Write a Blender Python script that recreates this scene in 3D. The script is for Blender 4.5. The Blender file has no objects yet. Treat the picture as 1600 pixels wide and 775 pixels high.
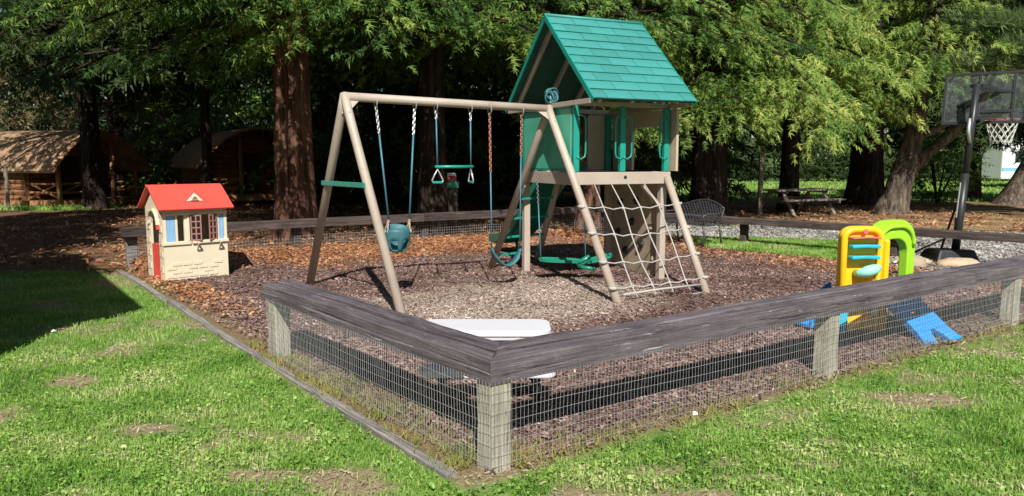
import bpy, math, random
import numpy as np
from mathutils import Matrix, Vector
random.seed(7); rng = np.random.default_rng(7)
R = math.radians
scene = bpy.context.scene
col = scene.collection

# ------------------------------------------------------------------ camera, sky, sun, exposure
cam_d = bpy.data.cameras.new('camera'); cam = bpy.data.objects.new('camera', cam_d); col.objects.link(cam)
cam_d.sensor_width = 36; cam_d.lens = 36 * 1170 / 1600; cam_d.clip_end = 2000; cam_d.clip_start = .05
cam.location = (0, 0, 1.58)
cam.rotation_euler = (R(90 - 6.70), 0, 0)
scene.camera = cam
SUN = Vector((.11, -1.03, 1.0)).normalized()
elev = math.asin(SUN.z); azim = math.atan2(SUN.x, SUN.y)
w = bpy.data.worlds.new('World'); scene.world = w; w.use_nodes = True
nt = w.node_tree
sky = nt.nodes.new('ShaderNodeTexSky'); sky.sky_type = 'NISHITA'; sky.sun_disc = False
sky.sun_elevation = elev; sky.sun_rotation = azim; sky.air_density = 1.0; sky.dust_density = .6
bg = nt.nodes['Background']; bg.inputs['Strength'].default_value = .05
nt.links.new(sky.outputs[0], bg.inputs[0])
sun_d = bpy.data.lights.new('sun', 'SUN'); sun_d.energy = 5.0; sun_d.angle = R(.5); sun_d.color = (1, .97, .91)
sun = bpy.data.objects.new('sun', sun_d); col.objects.link(sun)
sun.rotation_euler = SUN.to_track_quat('Z', 'Y').to_euler(); sun.location = (0, -5, 12)
vs = scene.view_settings
vs.view_transform = 'Standard'; vs.look = 'None'; vs.exposure = .55; vs.gamma = 1; vs.use_curve_mapping = False

# ------------------------------------------------------------------ helpers
def V3(*a): return np.array(a, float)

class MB:
    """collects shapes; build() links them as one mesh object"""
    def __init__(s, T=None): s.v = []; s.f = []; s.T = T
    def add(s, vs_, fs):
        b = len(s.v)
        for p in vs_:
            p = Vector(p)
            if s.T is not None: p = s.T @ p
            s.v.append(p)
        s.f += [tuple(i + b for i in f) for f in fs]
        return s
    def box(s, x0, x1, y0, y1, z0, z1):
        return s.add([(x0,y0,z0),(x1,y0,z0),(x1,y1,z0),(x0,y1,z0),(x0,y0,z1),(x1,y0,z1),(x1,y1,z1),(x0,y1,z1)],
            [(3,2,1,0),(4,5,6,7),(0,1,5,4),(1,2,6,5),(2,3,7,6),(3,0,4,7)])
    def bar(s, p0, p1, wd, ht, up=(0,0,1)):
        p0 = Vector(p0); p1 = Vector(p1); d = (p1 - p0).normalized(); up = Vector(up)
        sd = d.cross(up)
        if sd.length < 1e-4: sd = d.cross(Vector((1,0,0)))
        sd.normalize(); u = sd.cross(d).normalized()
        a = sd * wd / 2; b = u * ht / 2
        q = [p0-a-b, p0+a-b, p0+a+b, p0-a+b, p1-a-b, p1+a-b, p1+a+b, p1-a+b]
        return s.add(q, [(0,3,2,1),(4,5,6,7),(0,1,5,4),(1,2,6,5),(2,3,7,6),(3,0,4,7)][0:6])
    def tube(s, pts, r, n=8, cap=True, closed=False):
        pts = [Vector(p) for p in pts]; m = len(pts)
        rs = r if hasattr(r, '__len__') else [r] * m
        vs_ = []; fs = []
        prev = None
        for i, p in enumerate(pts):
            if closed: d = pts[(i+1) % m] - pts[i-1]
            else: d = pts[min(i+1, m-1)] - pts[max(i-1, 0)]
            d.normalize()
            if prev is None:
                a = d.cross(Vector((0,0,1)))
                if a.length < 1e-3: a = d.cross(Vector((1,0,0)))
            else: a = prev - d * prev.dot(d)
            a.normalize(); prev = a; b = d.cross(a)
            for k in range(n):
                t = 2 * math.pi * k / n
                vs_.append(p + (a * math.cos(t) + b * math.sin(t)) * rs[i])
        for i in range(m if closed else m - 1):
            j = (i + 1) % m
            for k in range(n):
                l = (k + 1) % n
                fs.append((i*n+k, i*n+l, j*n+l, j*n+k))
        if cap and not closed:
            fs.append(tuple(range(n-1, -1, -1))); fs.append(tuple((m-1)*n + k for k in range(n)))
        return s.add(vs_, fs)
    def ring(s, c, rad, r, ax=(0,0,1), n=16, m=6, ex=1.0):
        ax = Vector(ax).normalized(); a = ax.orthogonal().normalized(); b = ax.cross(a); c = Vector(c)
        return s.tube([c + a*rad*ex*math.cos(2*math.pi*k/n) + b*rad*math.sin(2*math.pi*k/n) for k in range(n)], r, m, closed=True)
    def poly(s, pts, th, nrm):
        """polygon plate extruded by th along nrm"""
        n = len(pts); d = Vector(nrm) * th
        vs_ = [Vector(p) for p in pts] + [Vector(p) + d for p in pts]
        fs = [tuple(range(n-1,-1,-1)), tuple(range(n, 2*n))] + [(i, (i+1) % n, n + (i+1) % n, n + i) for i in range(n)]
        return s.add(vs_, fs)
    def slices(s, xs, lo, hi, y0, y1):
        """wall standing along x, cut into slices, lo(x)..hi(x) high, y0..y1 thick"""
        for a, b in zip(xs[:-1], xs[1:]):
            la, lb, ha, hb = lo(a+1e-6), lo(b-1e-6), hi(a+1e-6), hi(b-1e-6)
            if ha - la < 1e-3 and hb - lb < 1e-3: continue
            s.add([(a,y0,la),(b,y0,lb),(b,y1,lb),(a,y1,la),(a,y0,ha),(b,y0,hb),(b,y1,hb),(a,y1,ha)],
                [(3,2,1,0),(4,5,6,7),(0,1,5,4),(1,2,6,5),(2,3,7,6),(3,0,4,7)])
        return s
    def build(s, name, mat, parent=None, smooth=False, bevel=0, kind=None):
        o = mesh_obj(name, s.v, s.f, mat, parent, smooth)
        if bevel:
            m = o.modifiers.new('bevel', 'BEVEL'); m.width = bevel; m.segments = 2; m.limit_method = 'ANGLE'; m.angle_limit = R(40)
        if kind: o['kind'] = kind
        return o

def origin(o):
    p = Vector((0,0,0))
    while o is not None: p = p + o.location; o = o.parent
    return p

def mesh_obj(name, v, f, mat, parent=None, smooth=False):
    off = origin(parent)
    me = bpy.data.meshes.new(name); me.from_pydata([tuple(Vector(p) - off) for p in v], [], f); me.update()
    if smooth: me.polygons.foreach_set('use_smooth', [True] * len(me.polygons))
    me.materials.append(mat)
    o = bpy.data.objects.new(name, me); col.objects.link(o); o.parent = parent
    return o

def np_mesh(name, verts, faces, mat, parent=None, smooth=False, attrs=None):
    """verts (N,3), faces (M,k) of equal size, world coordinates"""
    off = np.array(origin(parent))
    me = bpy.data.meshes.new(name)
    n, m, k = len(verts), len(faces), faces.shape[1]
    me.vertices.add(n); me.vertices.foreach_set('co', (verts - off).astype(np.float32).ravel())
    me.loops.add(m * k); me.loops.foreach_set('vertex_index', faces.astype(np.int32).ravel())
    me.polygons.add(m); me.polygons.foreach_set('loop_start', np.arange(0, m*k, k, dtype=np.int32))
    if smooth: me.polygons.foreach_set('use_smooth', np.ones(m, bool))
    me.update(calc_edges=True)
    if attrs:
        for an, arr in attrs.items():
            at = me.color_attributes.new(an, 'FLOAT_COLOR', 'POINT'); at.data.foreach_set('color', arr.astype(np.float32).ravel())
    me.materials.append(mat)
    o = bpy.data.objects.new(name, me); col.objects.link(o); o.parent = parent
    return o

def inst(name, mesh, M_, parent=None):
    """an object sharing mesh data, placed by a world matrix (roots are never rotated)"""
    o = bpy.data.objects.new(name, mesh); col.objects.link(o); o.parent = parent
    o.matrix_local = Matrix.Translation(-origin(parent)) @ M_
    return o

def thing(name, label, cat, loc, group=None):
    o = bpy.data.objects.new(name, None); col.objects.link(o); o.location = loc; o.empty_display_size = .1
    return tag(o, label, cat, group)
def tag(o, label, cat, group=None):
    o['label'] = label; o['category'] = cat
    if group: o['group'] = group
    return o
def copy_thing(root, delta, label, rz=0):
    def cp(o, par):
        c = o.copy(); col.objects.link(c); c.parent = par
        for ch in o.children: cp(ch, c)
        return c
    c = cp(root, None); c.location = root.location + Vector(delta); c.rotation_euler.z = rz; c['label'] = label
    return c
def frame(o, x, z=(0,0,1)):
    """matrix with origin o, x axis along x, z up"""
    x = Vector(x).normalized(); z = Vector(z).normalized(); y = z.cross(x).normalized(); z = x.cross(y)
    return Matrix(((x.x,y.x,z.x,o[0]),(x.y,y.y,z.y,o[1]),(x.z,y.z,z.z,o[2]),(0,0,0,1)))

def vnoise(x, y, sc, seed=0):
    x = np.asarray(x) * sc + seed * 17.3; y = np.asarray(y) * sc + seed * 9.1
    xi = np.floor(x).astype(np.int64); yi = np.floor(y).astype(np.int64); fx = x - xi; fy = y - yi
    fx = fx*fx*(3-2*fx); fy = fy*fy*(3-2*fy)
    def h(a, b):
        n = (a * 374761393 + b * 668265263 + seed * 1442695) & 0xFFFFFFFF
        n = ((n ^ (n >> 13)) * 1274126177) & 0xFFFFFFFF
        return ((n ^ (n >> 16)) & 0xFFFF) / 65535.
    return (h(xi,yi)*(1-fx)+h(xi+1,yi)*fx)*(1-fy) + (h(xi,yi+1)*(1-fx)+h(xi+1,yi+1)*fx)*fy
def fbm(x, y, sc, seed=0):
    return (vnoise(x,y,sc,seed)*.55 + vnoise(x,y,sc*2.1,seed+1)*.28 + vnoise(x,y,sc*4.3,seed+2)*.17)
def smooth(a, b, x): t = np.clip((x-a)/(b-a), 0, 1); return t*t*(3-2*t)

# ------------------------------------------------------------------ materials
def nodes(name):
    m = bpy.data.materials.new(name); m.use_nodes = True
    return m, m.node_tree, m.node_tree.nodes['Principled BSDF']
def ramp(t, stops):
    r = t.nodes.new('ShaderNodeValToRGB'); e = r.color_ramp.elements
    while len(e) < len(stops): e.new(.5)
    for el, (p, c) in zip(e, stops): el.position = p; el.color = (*c, 1)
    return r
def noise(t, sc, det=4, vec=None, rough=.6):
    n = t.nodes.new('ShaderNodeTexNoise'); n.inputs['Scale'].default_value = sc; n.inputs['Detail'].default_value = det
    n.inputs['Roughness'].default_value = rough
    if vec is not None: t.links.new(vec, n.inputs['Vector'])
    return n
def coords(t, scale=(1,1,1), kind='Object'):
    c = t.nodes.new('ShaderNodeTexCoord'); m = t.nodes.new('ShaderNodeMapping'); m.inputs['Scale'].default_value = scale
    t.links.new(c.outputs[kind], m.inputs['Vector']); return m.outputs[0]
def bump(t, b, h, strength=.3, dist=.01):
    n = t.nodes.new('ShaderNodeBump'); n.inputs['Strength'].default_value = strength; n.inputs['Distance'].default_value = dist
    t.links.new(h, n.inputs['Height']); t.links.new(n.outputs[0], b.inputs['Normal'])
def mixc(t, fac, a, b, mode='MIX'):
    m = t.nodes.new('ShaderNodeMix'); m.data_type = 'RGBA'; m.blend_type = mode
    for i, x in ((0, fac), (6, a), (7, b)):
        if isinstance(x, (int, float)): m.inputs[i].default_value = x
        elif isinstance(x, tuple): m.inputs[i].default_value = (*x, 1)
        else: t.links.new(x, m.inputs[i])
    return m.outputs[2]
def M(name, c, var=.18, sc=6, rough=.55, bmp=.15, bsc=60, metal=0, stretch=(1,1,1), dirt=None, spec=.4, rnd=0):
    m, t, b = nodes(name)
    v = coords(t, stretch)
    n = noise(t, sc, 5, v)
    lo = tuple(x*(1-var) for x in c); hi = tuple(min(1, x*(1+var)) for x in c)
    r = ramp(t, [(.3, lo), (.7, hi)]); t.links.new(n.outputs[0], r.inputs[0]); out = r.outputs[0]
    if dirt:
        n2 = noise(t, dirt[1], 6, v, .75); r2 = ramp(t, [(dirt[2], (0,0,0)), (dirt[2]+.12, (1,1,1))]); t.links.new(n2.outputs[0], r2.inputs[0])
        out = mixc(t, r2.outputs[0], out, dirt[0])
    if rnd:
        oi = t.nodes.new('ShaderNodeObjectInfo'); ro = ramp(t, [(0, (1-rnd,)*3), (1, (1+rnd,)*3)]); t.links.new(oi.outputs['Random'], ro.inputs[0])
        out = mixc(t, 1.0, out, ro.outputs[0], 'MULTIPLY')
    t.links.new(out, b.inputs['Base Color'])
    b.inputs['Roughness'].default_value = rough; b.inputs['Metallic'].default_value = metal; b.inputs['Specular IOR Level'].default_value = spec
    if bmp:
        nb = noise(t, bsc, 3, v); bump(t, b, nb.outputs[0], bmp, .004)
    return m
def wood(name, lo, mid, hi, axis=0, crack=.35, sc=9, wear=None):
    st = [14, 14, 14]; st[axis] = .7
    m, t, b = nodes(name); v = coords(t, tuple(st))
    n = noise(t, 2.2, 6, v, .7); n2 = noise(t, 7, 4, v, .7); g = noise(t, sc * .25, 4, coords(t))
    r = ramp(t, [(.3, lo), (.5, mid), (.72, hi)]); t.links.new(n.outputs[0], r.inputs[0])
    rc = ramp(t, [(crack-.06, (.25,.22,.2)), (crack, (1,1,1))]); t.links.new(n2.outputs[0], rc.inputs[0])
    c1 = mixc(t, 1.0, r.outputs[0], rc.outputs[0], 'MULTIPLY')
    rg = ramp(t, [(.3, (.7,.7,.7)), (.7, (1.25,1.22,1.2))]); t.links.new(g.outputs[0], rg.inputs[0])
    c1 = mixc(t, 1.0, c1, rg.outputs[0], 'MULTIPLY')
    if wear:
        n5 = noise(t, 2.4, 5, coords(t, (1.6,22,22)), .75); r5 = ramp(t, [(wear, (0,0,0)), (wear+.06, (1,1,1))]); t.links.new(n5.outputs[0], r5.inputs[0])
        n6 = noise(t, 5, 5, coords(t), .7); r6 = ramp(t, [(.6, (0,0,0)), (.75, (.5,.5,.5))]); t.links.new(n6.outputs[0], r6.inputs[0])
        c1 = mixc(t, r6.outputs[0], c1, (.25,.24,.26)); c1 = mixc(t, r5.outputs[0], c1, (.48,.44,.43))
    t.links.new(c1, b.inputs['Base Color'])
    b.inputs['Roughness'].default_value = .85; b.inputs['Specular IOR Level'].default_value = .25
    st7 = [9, 9, 9]; st7[axis] = .22; n7 = noise(t, 1.5, 4, coords(t, tuple(st7)), .55); sb = t.nodes.new('ShaderNodeMath'); sb.operation = 'SUBTRACT'; sb.inputs[1].default_value = .5; t.links.new(n7.outputs[0], sb.inputs[0])
    ab = t.nodes.new('ShaderNodeMath'); ab.operation = 'ABSOLUTE'; t.links.new(sb.outputs[0], ab.inputs[0])
    r7 = ramp(t, [(.002, (.38,.36,.36)), (.010, (1,1,1))]); t.links.new(ab.outputs[0], r7.inputs[0])
    old = b.inputs['Base Color'].links[0].from_socket
    t.links.new(mixc(t, 1.0, old, r7.outputs[0], 'MULTIPLY'), b.inputs['Base Color'])
    hm = t.nodes.new('ShaderNodeMath'); hm.operation = 'MULTIPLY'; t.links.new(n2.outputs[0], hm.inputs[0]); t.links.new(r7.outputs[0], hm.inputs[1])
    bump(t, b, hm.outputs[0], .9, .010)
    return m
def leafmat(name, cols, trans=.35, nsc=.8):
    m, t, b = nodes(name)
    g = t.nodes.new('ShaderNodeNewGeometry')
    n = noise(t, nsc, 3, coords(t, kind='Object'))
    add = t.nodes.new('ShaderNodeMath'); add.operation = 'MULTIPLY_ADD'; add.inputs[1].default_value = .55
    t.links.new(g.outputs['Random Per Island'], add.inputs[0])
    sub = t.nodes.new('ShaderNodeMath'); sub.operation = 'MULTIPLY_ADD'; sub.inputs[1].default_value = 2.2; sub.inputs[2].default_value = -.86
    t.links.new(n.outputs[0], sub.inputs[0]); t.links.new(sub.outputs[0], add.inputs[2])
    r = ramp(t, [(i/(len(cols)-1), c) for i, c in enumerate(cols)]); t.links.new(add.outputs[0], r.inputs[0])
    t.links.new(r.outputs[0], b.inputs['Base Color']); b.inputs['Roughness'].default_value = .6; b.inputs['Specular IOR Level'].default_value = .25
    tr = t.nodes.new('ShaderNodeBsdfTranslucent'); t.links.new(r.outputs[0], tr.inputs[0])
    mx = t.nodes.new('ShaderNodeMixShader'); mx.inputs[0].default_value = trans
    out = t.nodes['Material Output']
    t.links.new(b.outputs[0], mx.inputs[1]); t.links.new(tr.outputs[0], mx.inputs[2]); t.links.new(mx.outputs[0], out.inputs[0])
    return m

def ground_mat():
    m, t, b = nodes('lawn_soil')
    a = t.nodes.new('ShaderNodeVertexColor'); a.layer_name = 'zone'
    sp = t.nodes.new('ShaderNodeSeparateColor'); t.links.new(a.outputs[0], sp.inputs[0])
    v = coords(t)
    n1 = noise(t, 1.3, 4, v); n2 = noise(t, 45, 4, v); n3 = noise(t, 14, 5, v)
    gr = ramp(t, [(.25, (.065,.13,.025)), (.5, (.13,.225,.045)), (.75, (.24,.30,.09))]); t.links.new(n3.outputs[0], gr.inputs[0])
    di = ramp(t, [(.3, (.16,.12,.07)), (.7, (.34,.27,.17))]); t.links.new(n2.outputs[0], di.inputs[0])
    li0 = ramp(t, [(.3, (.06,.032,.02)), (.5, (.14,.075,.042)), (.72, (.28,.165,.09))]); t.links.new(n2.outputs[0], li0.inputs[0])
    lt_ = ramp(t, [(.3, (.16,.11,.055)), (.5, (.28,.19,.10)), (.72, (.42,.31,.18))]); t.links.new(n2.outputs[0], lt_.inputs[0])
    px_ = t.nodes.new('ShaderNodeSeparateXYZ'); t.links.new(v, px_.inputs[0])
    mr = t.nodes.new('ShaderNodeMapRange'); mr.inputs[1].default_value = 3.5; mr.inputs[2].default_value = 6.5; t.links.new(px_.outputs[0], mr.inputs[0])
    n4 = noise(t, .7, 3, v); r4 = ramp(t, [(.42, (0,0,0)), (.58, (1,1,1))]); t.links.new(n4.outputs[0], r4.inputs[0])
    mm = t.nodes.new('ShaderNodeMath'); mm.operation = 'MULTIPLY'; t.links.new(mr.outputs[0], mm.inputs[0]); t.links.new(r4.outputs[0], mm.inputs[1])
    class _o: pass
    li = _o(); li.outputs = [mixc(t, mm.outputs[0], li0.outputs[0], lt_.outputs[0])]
    gv = ramp(t, [(.3, (.13,.12,.11)), (.7, (.42,.39,.35))]); t.links.new(n2.outputs[0], gv.inputs[0])
    c = mixc(t, sp.outputs[0], gr.outputs[0], di.outputs[0])
    c = mixc(t, sp.outputs[1], c, li.outputs[0])
    c = mixc(t, sp.outputs[2], c, gv.outputs[0])
    t.links.new(c, b.inputs['Base Color']); b.inputs['Roughness'].default_value = .95; b.inputs['Specular IOR Level'].default_value = .1
    bump(t, b, n2.outputs[0], .8, .02)
    return m
def mulch_mat():
    m, t, b = nodes('bark_mulch')
    a = t.nodes.new('ShaderNodeVertexColor'); a.layer_name = 'zone'
    sp = t.nodes.new('ShaderNodeSeparateColor'); t.links.new(a.outputs[0], sp.inputs[0])
    v = coords(t); n2 = noise(t, 55, 4, v); n3 = noise(t, 3, 4, v)
    mu = ramp(t, [(.3, (.06,.037,.03)), (.52, (.15,.093,.077)), (.72, (.29,.195,.165))]); t.links.new(n2.outputs[0], mu.inputs[0])
    sa = ramp(t, [(.3, (.19,.145,.115)), (.5, (.36,.285,.225)), (.72, (.52,.44,.355))]); t.links.new(n2.outputs[0], sa.inputs[0])
    li = ramp(t, [(.3, (.09,.04,.02)), (.5, (.25,.11,.055)), (.72, (.42,.22,.11))]); t.links.new(n2.outputs[0], li.inputs[0])
    c = mixc(t, sp.outputs[0], mu.outputs[0], sa.outputs[0]); c = mixc(t, sp.outputs[1], c, li.outputs[0])
    t.links.new(c, b.inputs['Base Color']); b.inputs['Roughness'].default_value = .95; b.inputs['Specular IOR Level'].default_value = .1
    bump(t, b, n2.outputs[0], .9, .02)
    return m

m_ground = ground_mat(); m_mulch = mulch_mat()
m_grass = leafmat('grass_blade', [(.062,.165,.022),(.14,.29,.04),(.225,.39,.065),(.35,.46,.13),(.55,.54,.27)], .3, 1.6)
m_weed = leafmat('weed_blade', [(.10,.17,.025),(.2,.25,.045),(.34,.32,.10),(.38,.25,.11)], .3, 2)
m_chip = leafmat('mulch_chip', [(.08,.048,.041),(.15,.092,.078),(.225,.145,.124),(.32,.22,.193)], 0, .9)
m_sandchip = leafmat('pale_chip', [(.17,.12,.098),(.29,.215,.175),(.40,.315,.26),(.53,.44,.37)], 0, .9)
m_leaflitter = leafmat('fallen_leaf', [(.11,.045,.025),(.27,.12,.058),(.43,.21,.10),(.52,.32,.17)], .1, .9)
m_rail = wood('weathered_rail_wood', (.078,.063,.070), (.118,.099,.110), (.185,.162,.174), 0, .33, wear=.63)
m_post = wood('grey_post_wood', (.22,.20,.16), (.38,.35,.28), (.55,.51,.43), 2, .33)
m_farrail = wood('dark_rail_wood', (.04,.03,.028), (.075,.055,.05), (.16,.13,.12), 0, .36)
m_kerb = wood('grey_kerb_wood', (.12,.11,.10), (.22,.205,.19), (.34,.32,.30), 0, .33)
m_wire = M('galvanised_wire', (.43,.43,.43), .1, 30, .5, 0, metal=.5)
m_bark = None
def barkmat(name, lo, mid, hi, st=(7,7,.55), strength=1.0):
    m, t, b = nodes(name); v = coords(t, st); n = noise(t, 1.6, 6, v, .68); n2 = noise(t, 1.1, 3, coords(t))
    r = ramp(t, [(.34, lo), (.52, mid), (.72, hi)]); t.links.new(n.outputs[0], r.inputs[0])
    r2 = ramp(t, [(.3, (.75,.75,.75)), (.7, (1.2,1.2,1.2))]); t.links.new(n2.outputs[0], r2.inputs[0])
    t.links.new(mixc(t, 1., r.outputs[0], r2.outputs[0], 'MULTIPLY'), b.inputs['Base Color'])
    b.inputs['Roughness'].default_value = .95; b.inputs['Specular IOR Level'].default_value = .1
    bump(t, b, n.outputs[0], strength, .06); return m
m_redbark = barkmat('redwood_bark', (.035,.017,.012), (.125,.062,.042), (.30,.17,.115))
m_greybark = barkmat('grey_bark', (.03,.024,.02), (.11,.085,.065), (.26,.21,.165), (6,6,1.2))
m_darkbark = barkmat('shade_dark_bark', (.012,.008,.007), (.036,.024,.019), (.085,.058,.045))  # shade under the crowns is put into this bark colour
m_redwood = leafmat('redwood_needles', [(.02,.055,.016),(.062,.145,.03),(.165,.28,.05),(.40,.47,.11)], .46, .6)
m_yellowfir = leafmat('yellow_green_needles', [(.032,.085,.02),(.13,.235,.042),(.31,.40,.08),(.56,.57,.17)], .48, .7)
m_darkfir = leafmat('shade_dark_needles', [(.012,.025,.009),(.025,.05,.014),(.05,.085,.02),(.09,.12,.03)], .3, .35)  # shade of the grove is put into this needle colour
m_pine = leafmat('pine_needles', [(.07,.115,.05),(.15,.22,.085),(.26,.34,.14),(.38,.45,.21)], .42, .5)
m_olive = leafmat('dry_olive_needles', [(.04,.042,.018),(.09,.08,.035),(.17,.14,.065),(.25,.2,.1)], .3, .6)
m_limb = m_darkbark
m_vinyl = M('taupe_vinyl_sleeve', (.40,.33,.27), .10, 3, .5, .06, 30, dirt=((.27,.215,.17), 5, .60))
m_tanplastic = M('tan_plastic', (.47,.37,.26), .1, 4, .5, .1, 40)
m_teal = M('teal_plastic', (.012,.25,.19), .1, 4, .35, .05, 40)
m_greenpanel = M('green_panel', (.08,.40,.27), .1, 3, .4, .04, 40, dirt=((.09,.29,.2), 7, .62))
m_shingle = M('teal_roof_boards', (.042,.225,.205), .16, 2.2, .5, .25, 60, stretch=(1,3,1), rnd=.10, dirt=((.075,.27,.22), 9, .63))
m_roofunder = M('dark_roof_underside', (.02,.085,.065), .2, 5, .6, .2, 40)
m_tarp = m_shingle
m_slide = M('green_slide_plastic', (.015,.19,.12), .12, 3, .3, .03, 30)
m_bluetube = M('blue_vinyl_tube', (.05,.16,.21), .12, 20, .5, .1, 80)
m_tealrub = M('teal_rubber', (.035,.125,.145), .15, 10, .55, .1, 60)
m_metal = M('galvanised_steel', (.55,.55,.54), .1, 20, .4, 0, metal=.7)
m_rustchain = M('rusty_chain', (.32,.13,.08), .25, 40, .6, .1, metal=.3)
m_rope = M('pale_rope', (.38,.36,.335), .15, 40, .85, .5, 200)
m_cream = M('cream_plastic', (.63,.55,.40), .05, 4, .5, .06, 40, dirt=((.60,.50,.34), 8, .66))
m_redroof = M('red_plastic', (.66,.075,.055), .06, 4, .42, .08, 70)
m_shutter = M('dusty_brown_plastic', (.30,.15,.14), .1, 6, .5, .05)
m_bluecurtain = M('blue_plastic_panel', (.20,.40,.62), .1, 6, .5, .05)
m_dark = M('dark_brown', (.05,.03,.022), .2, 6, .8, 0)
m_white = M('white_plastic_top', (.62,.61,.64), .03, 6, .38, .04, 90)
m_black = M('black_steel', (.022,.022,.024), .2, 12, .4, .05)
m_yellow = M('yellow_plastic', (.80,.46,.012), .05, 4, .4, .05)
m_lime = M('lime_plastic', (.32,.60,.03), .05, 4, .4, .05)
m_cyan = M('cyan_plastic', (.02,.40,.55), .06, 4, .4, .05)
m_blue = M('blue_plastic', (.02,.24,.62), .06, 4, .4, .05, dirt=((.05,.28,.6), 9, .66))
m_mint = M('mint_plastic', (.28,.62,.48), .05, 4, .4, .05)
m_red = M('red_ledge_plastic', (.68,.03,.03), .05, 4, .4, .05)
m_pink = M('faded_red_sticker', (.62,.13,.13), .2, 60, .5, 0)
m_log = wood('red_log_wood', (.10,.04,.02), (.24,.11,.05), (.42,.22,.11), 0, .3)
m_logpost = wood('orange_log_post', (.18,.08,.035), (.34,.17,.08), (.5,.28,.14), 2, .3)
m_cabroof = M('mossy_shingle_roof', (.28,.175,.10), .35, 2.2, .9, .6, 14, dirt=((.17,.17,.06), 1.5, .56))
m_castiron = M('grey_cast_metal', (.065,.065,.072), .2, 14, .45, .1, metal=.3)
m_oldtable = wood('old_table_wood', (.10,.085,.07), (.2,.175,.145), (.34,.3,.25), 0, .33)
m_rv = M('white_caravan_skin', (.75,.75,.73), .05, 2, .4, 0)
m_window = M('dark_window_glass', (.03,.04,.05), .1, 4, .08, 0)
m_tan = M('tan_cover', (.42,.31,.2), .2, 8, .8, .4, 30)
m_concrete = M('rock_tan_panel', (.34,.27,.19), .22, 5, .8, .7, 9)
m_orange = M('rim_red_paint', (.45,.075,.045), .1, 20, .4, 0)
m_net = M('white_net_cord', (.75,.73,.68), .08, 40, .8, .2)
m_siding = M('tan_board_siding', (.34,.26,.18), .15, 3, .7, .2, 20)
m_shingleoff = M('brown_roof_shingles', (.16,.11,.08), .25, 4, .9, .4, 20)
def glass():
    m, t, b = nodes('clouded_acrylic'); n = noise(t, 9, 6, coords(t), .75)
    r = ramp(t, [(.42, (.06,)*3), (.8, (.32,)*3)]); t.links.new(n.outputs[0], r.inputs[0])
    b.inputs['Base Color'].default_value = (.2,.23,.23,1); b.inputs['Roughness'].default_value = .2
    t.links.new(r.outputs[0], b.inputs['Alpha']); return m
m_acrylic = glass()

# ------------------------------------------------------------------ layout (metres, camera at the origin looking along +y)
A = V3(-.11, 3.65); r_ = V3(.82,.573); r_ /= np.linalg.norm(r_); l_ = V3(-.63,.777); l_ /= np.linalg.norm(l_)
DF = V3(-5.65, 11.0); CF = V3(2.22, 16.5); BF = V3(8.6, 9.73)
nr = V3(-r_[1], r_[0]); nl = V3(l_[1], -l_[0])      # inward normals of the near fences
BED = [A + nr*.16 + nl*.16, V3(7.72,9.12) + nr*.03, V3(1.22,15.8), DF]
KERB0 = V3(-.30, 3.62); KERB1 = V3(-5.62, 10.62)
def side(P, Q, x, y):   # signed distance, positive to the left of P->Q
    d = (Q-P)/np.linalg.norm(Q-P); return d[0]*(y-P[1]) - d[1]*(x-P[0])
def in_bed(x, y):
    return np.minimum.reduce([side(BED[0],BED[1],x,y), side(BED[1],BED[2],x,y), side(BED[2],BED[3],x,y), side(BED[3],BED[0],x,y)])
PATCH = [(-1.3,3.66,.26,.08),(-.78,3.62,.30,.10),(-.72,3.5,.2,.07),(-3.2,5.28,.20,.12),(-4.45,6.95,.25,.12),(-3.0,7.05,.2,.1),(1.72,4.08,.22,.09),(2.85,4.85,.36,.15),(1.25,3.62,.18,.06),(.35,3.42,.22,.07),
         (.85,3.42,.26,.07),(1.62,3.78,.18,.06),(1.95,3.62,.2,.06),(.75,3.72,.14,.06),(-1.55,3.9,.2,.08),(-2.2,4.3,.2,.1),(3.9,6.1,.3,.12),(-5.0,9.9,.5,.5),(-5.3,10.5,.5,.4),(-3.2,4.55,.16,.3)]
def dirt_mask(x, y):
    m = np.zeros_like(x)
    n = fbm(x, y, 3.2, 3)
    for px, py, rx, ry in PATCH:
        d = ((x-px)/rx)**2 + ((y-py)/ry)**2
        m = np.maximum(m, smooth(1.25, .45, d + (n-.5)*3.4))
    m = np.maximum(m, smooth(.62, .80, fbm(x, y, 2.6, 11)) * .85)
    m = np.maximum(m, smooth(-.10, .03, side(A, A+r_, x, y) + (n-.5)*.3) * .9 * smooth(9.5, 8.5, y) * smooth(.06, -.02, side(KERB0, KERB1, x, y)))
    return m
def litter_mask(x, y):
    """needle litter under the trees"""
    n = (fbm(x, y, .6, 21) - .5) * 2.2
    left = smooth(9.8, 11.6, y + n + np.clip(-(x + 5.6), 0, 3)*.10) * smooth(4.2, 3.0, x)
    right = smooth(17.6, 18.4, y + .35*(x-7) + n*.6) * smooth(0, 2, x)
    base = np.maximum(left, right)
    far = smooth(28, 30.5, y + n) * smooth(3, 7, x)      # the far lawn
    lawnL = smooth(23.2, 24.6, y + n*.5) * smooth(-12.6, -14.2, x)
    strip = smooth(.07, .0, side(KERB0, KERB1, x, y)) * smooth(-.1, .1, side(A, A+r_, x, y)) * smooth(12, 10.6, y) * smooth(2.6, 4.2, y + .6*(fbm(x,y,2,23)-.5))
    return np.maximum(base * (1 - far) * (1 - lawnL), strip*.55)
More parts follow.
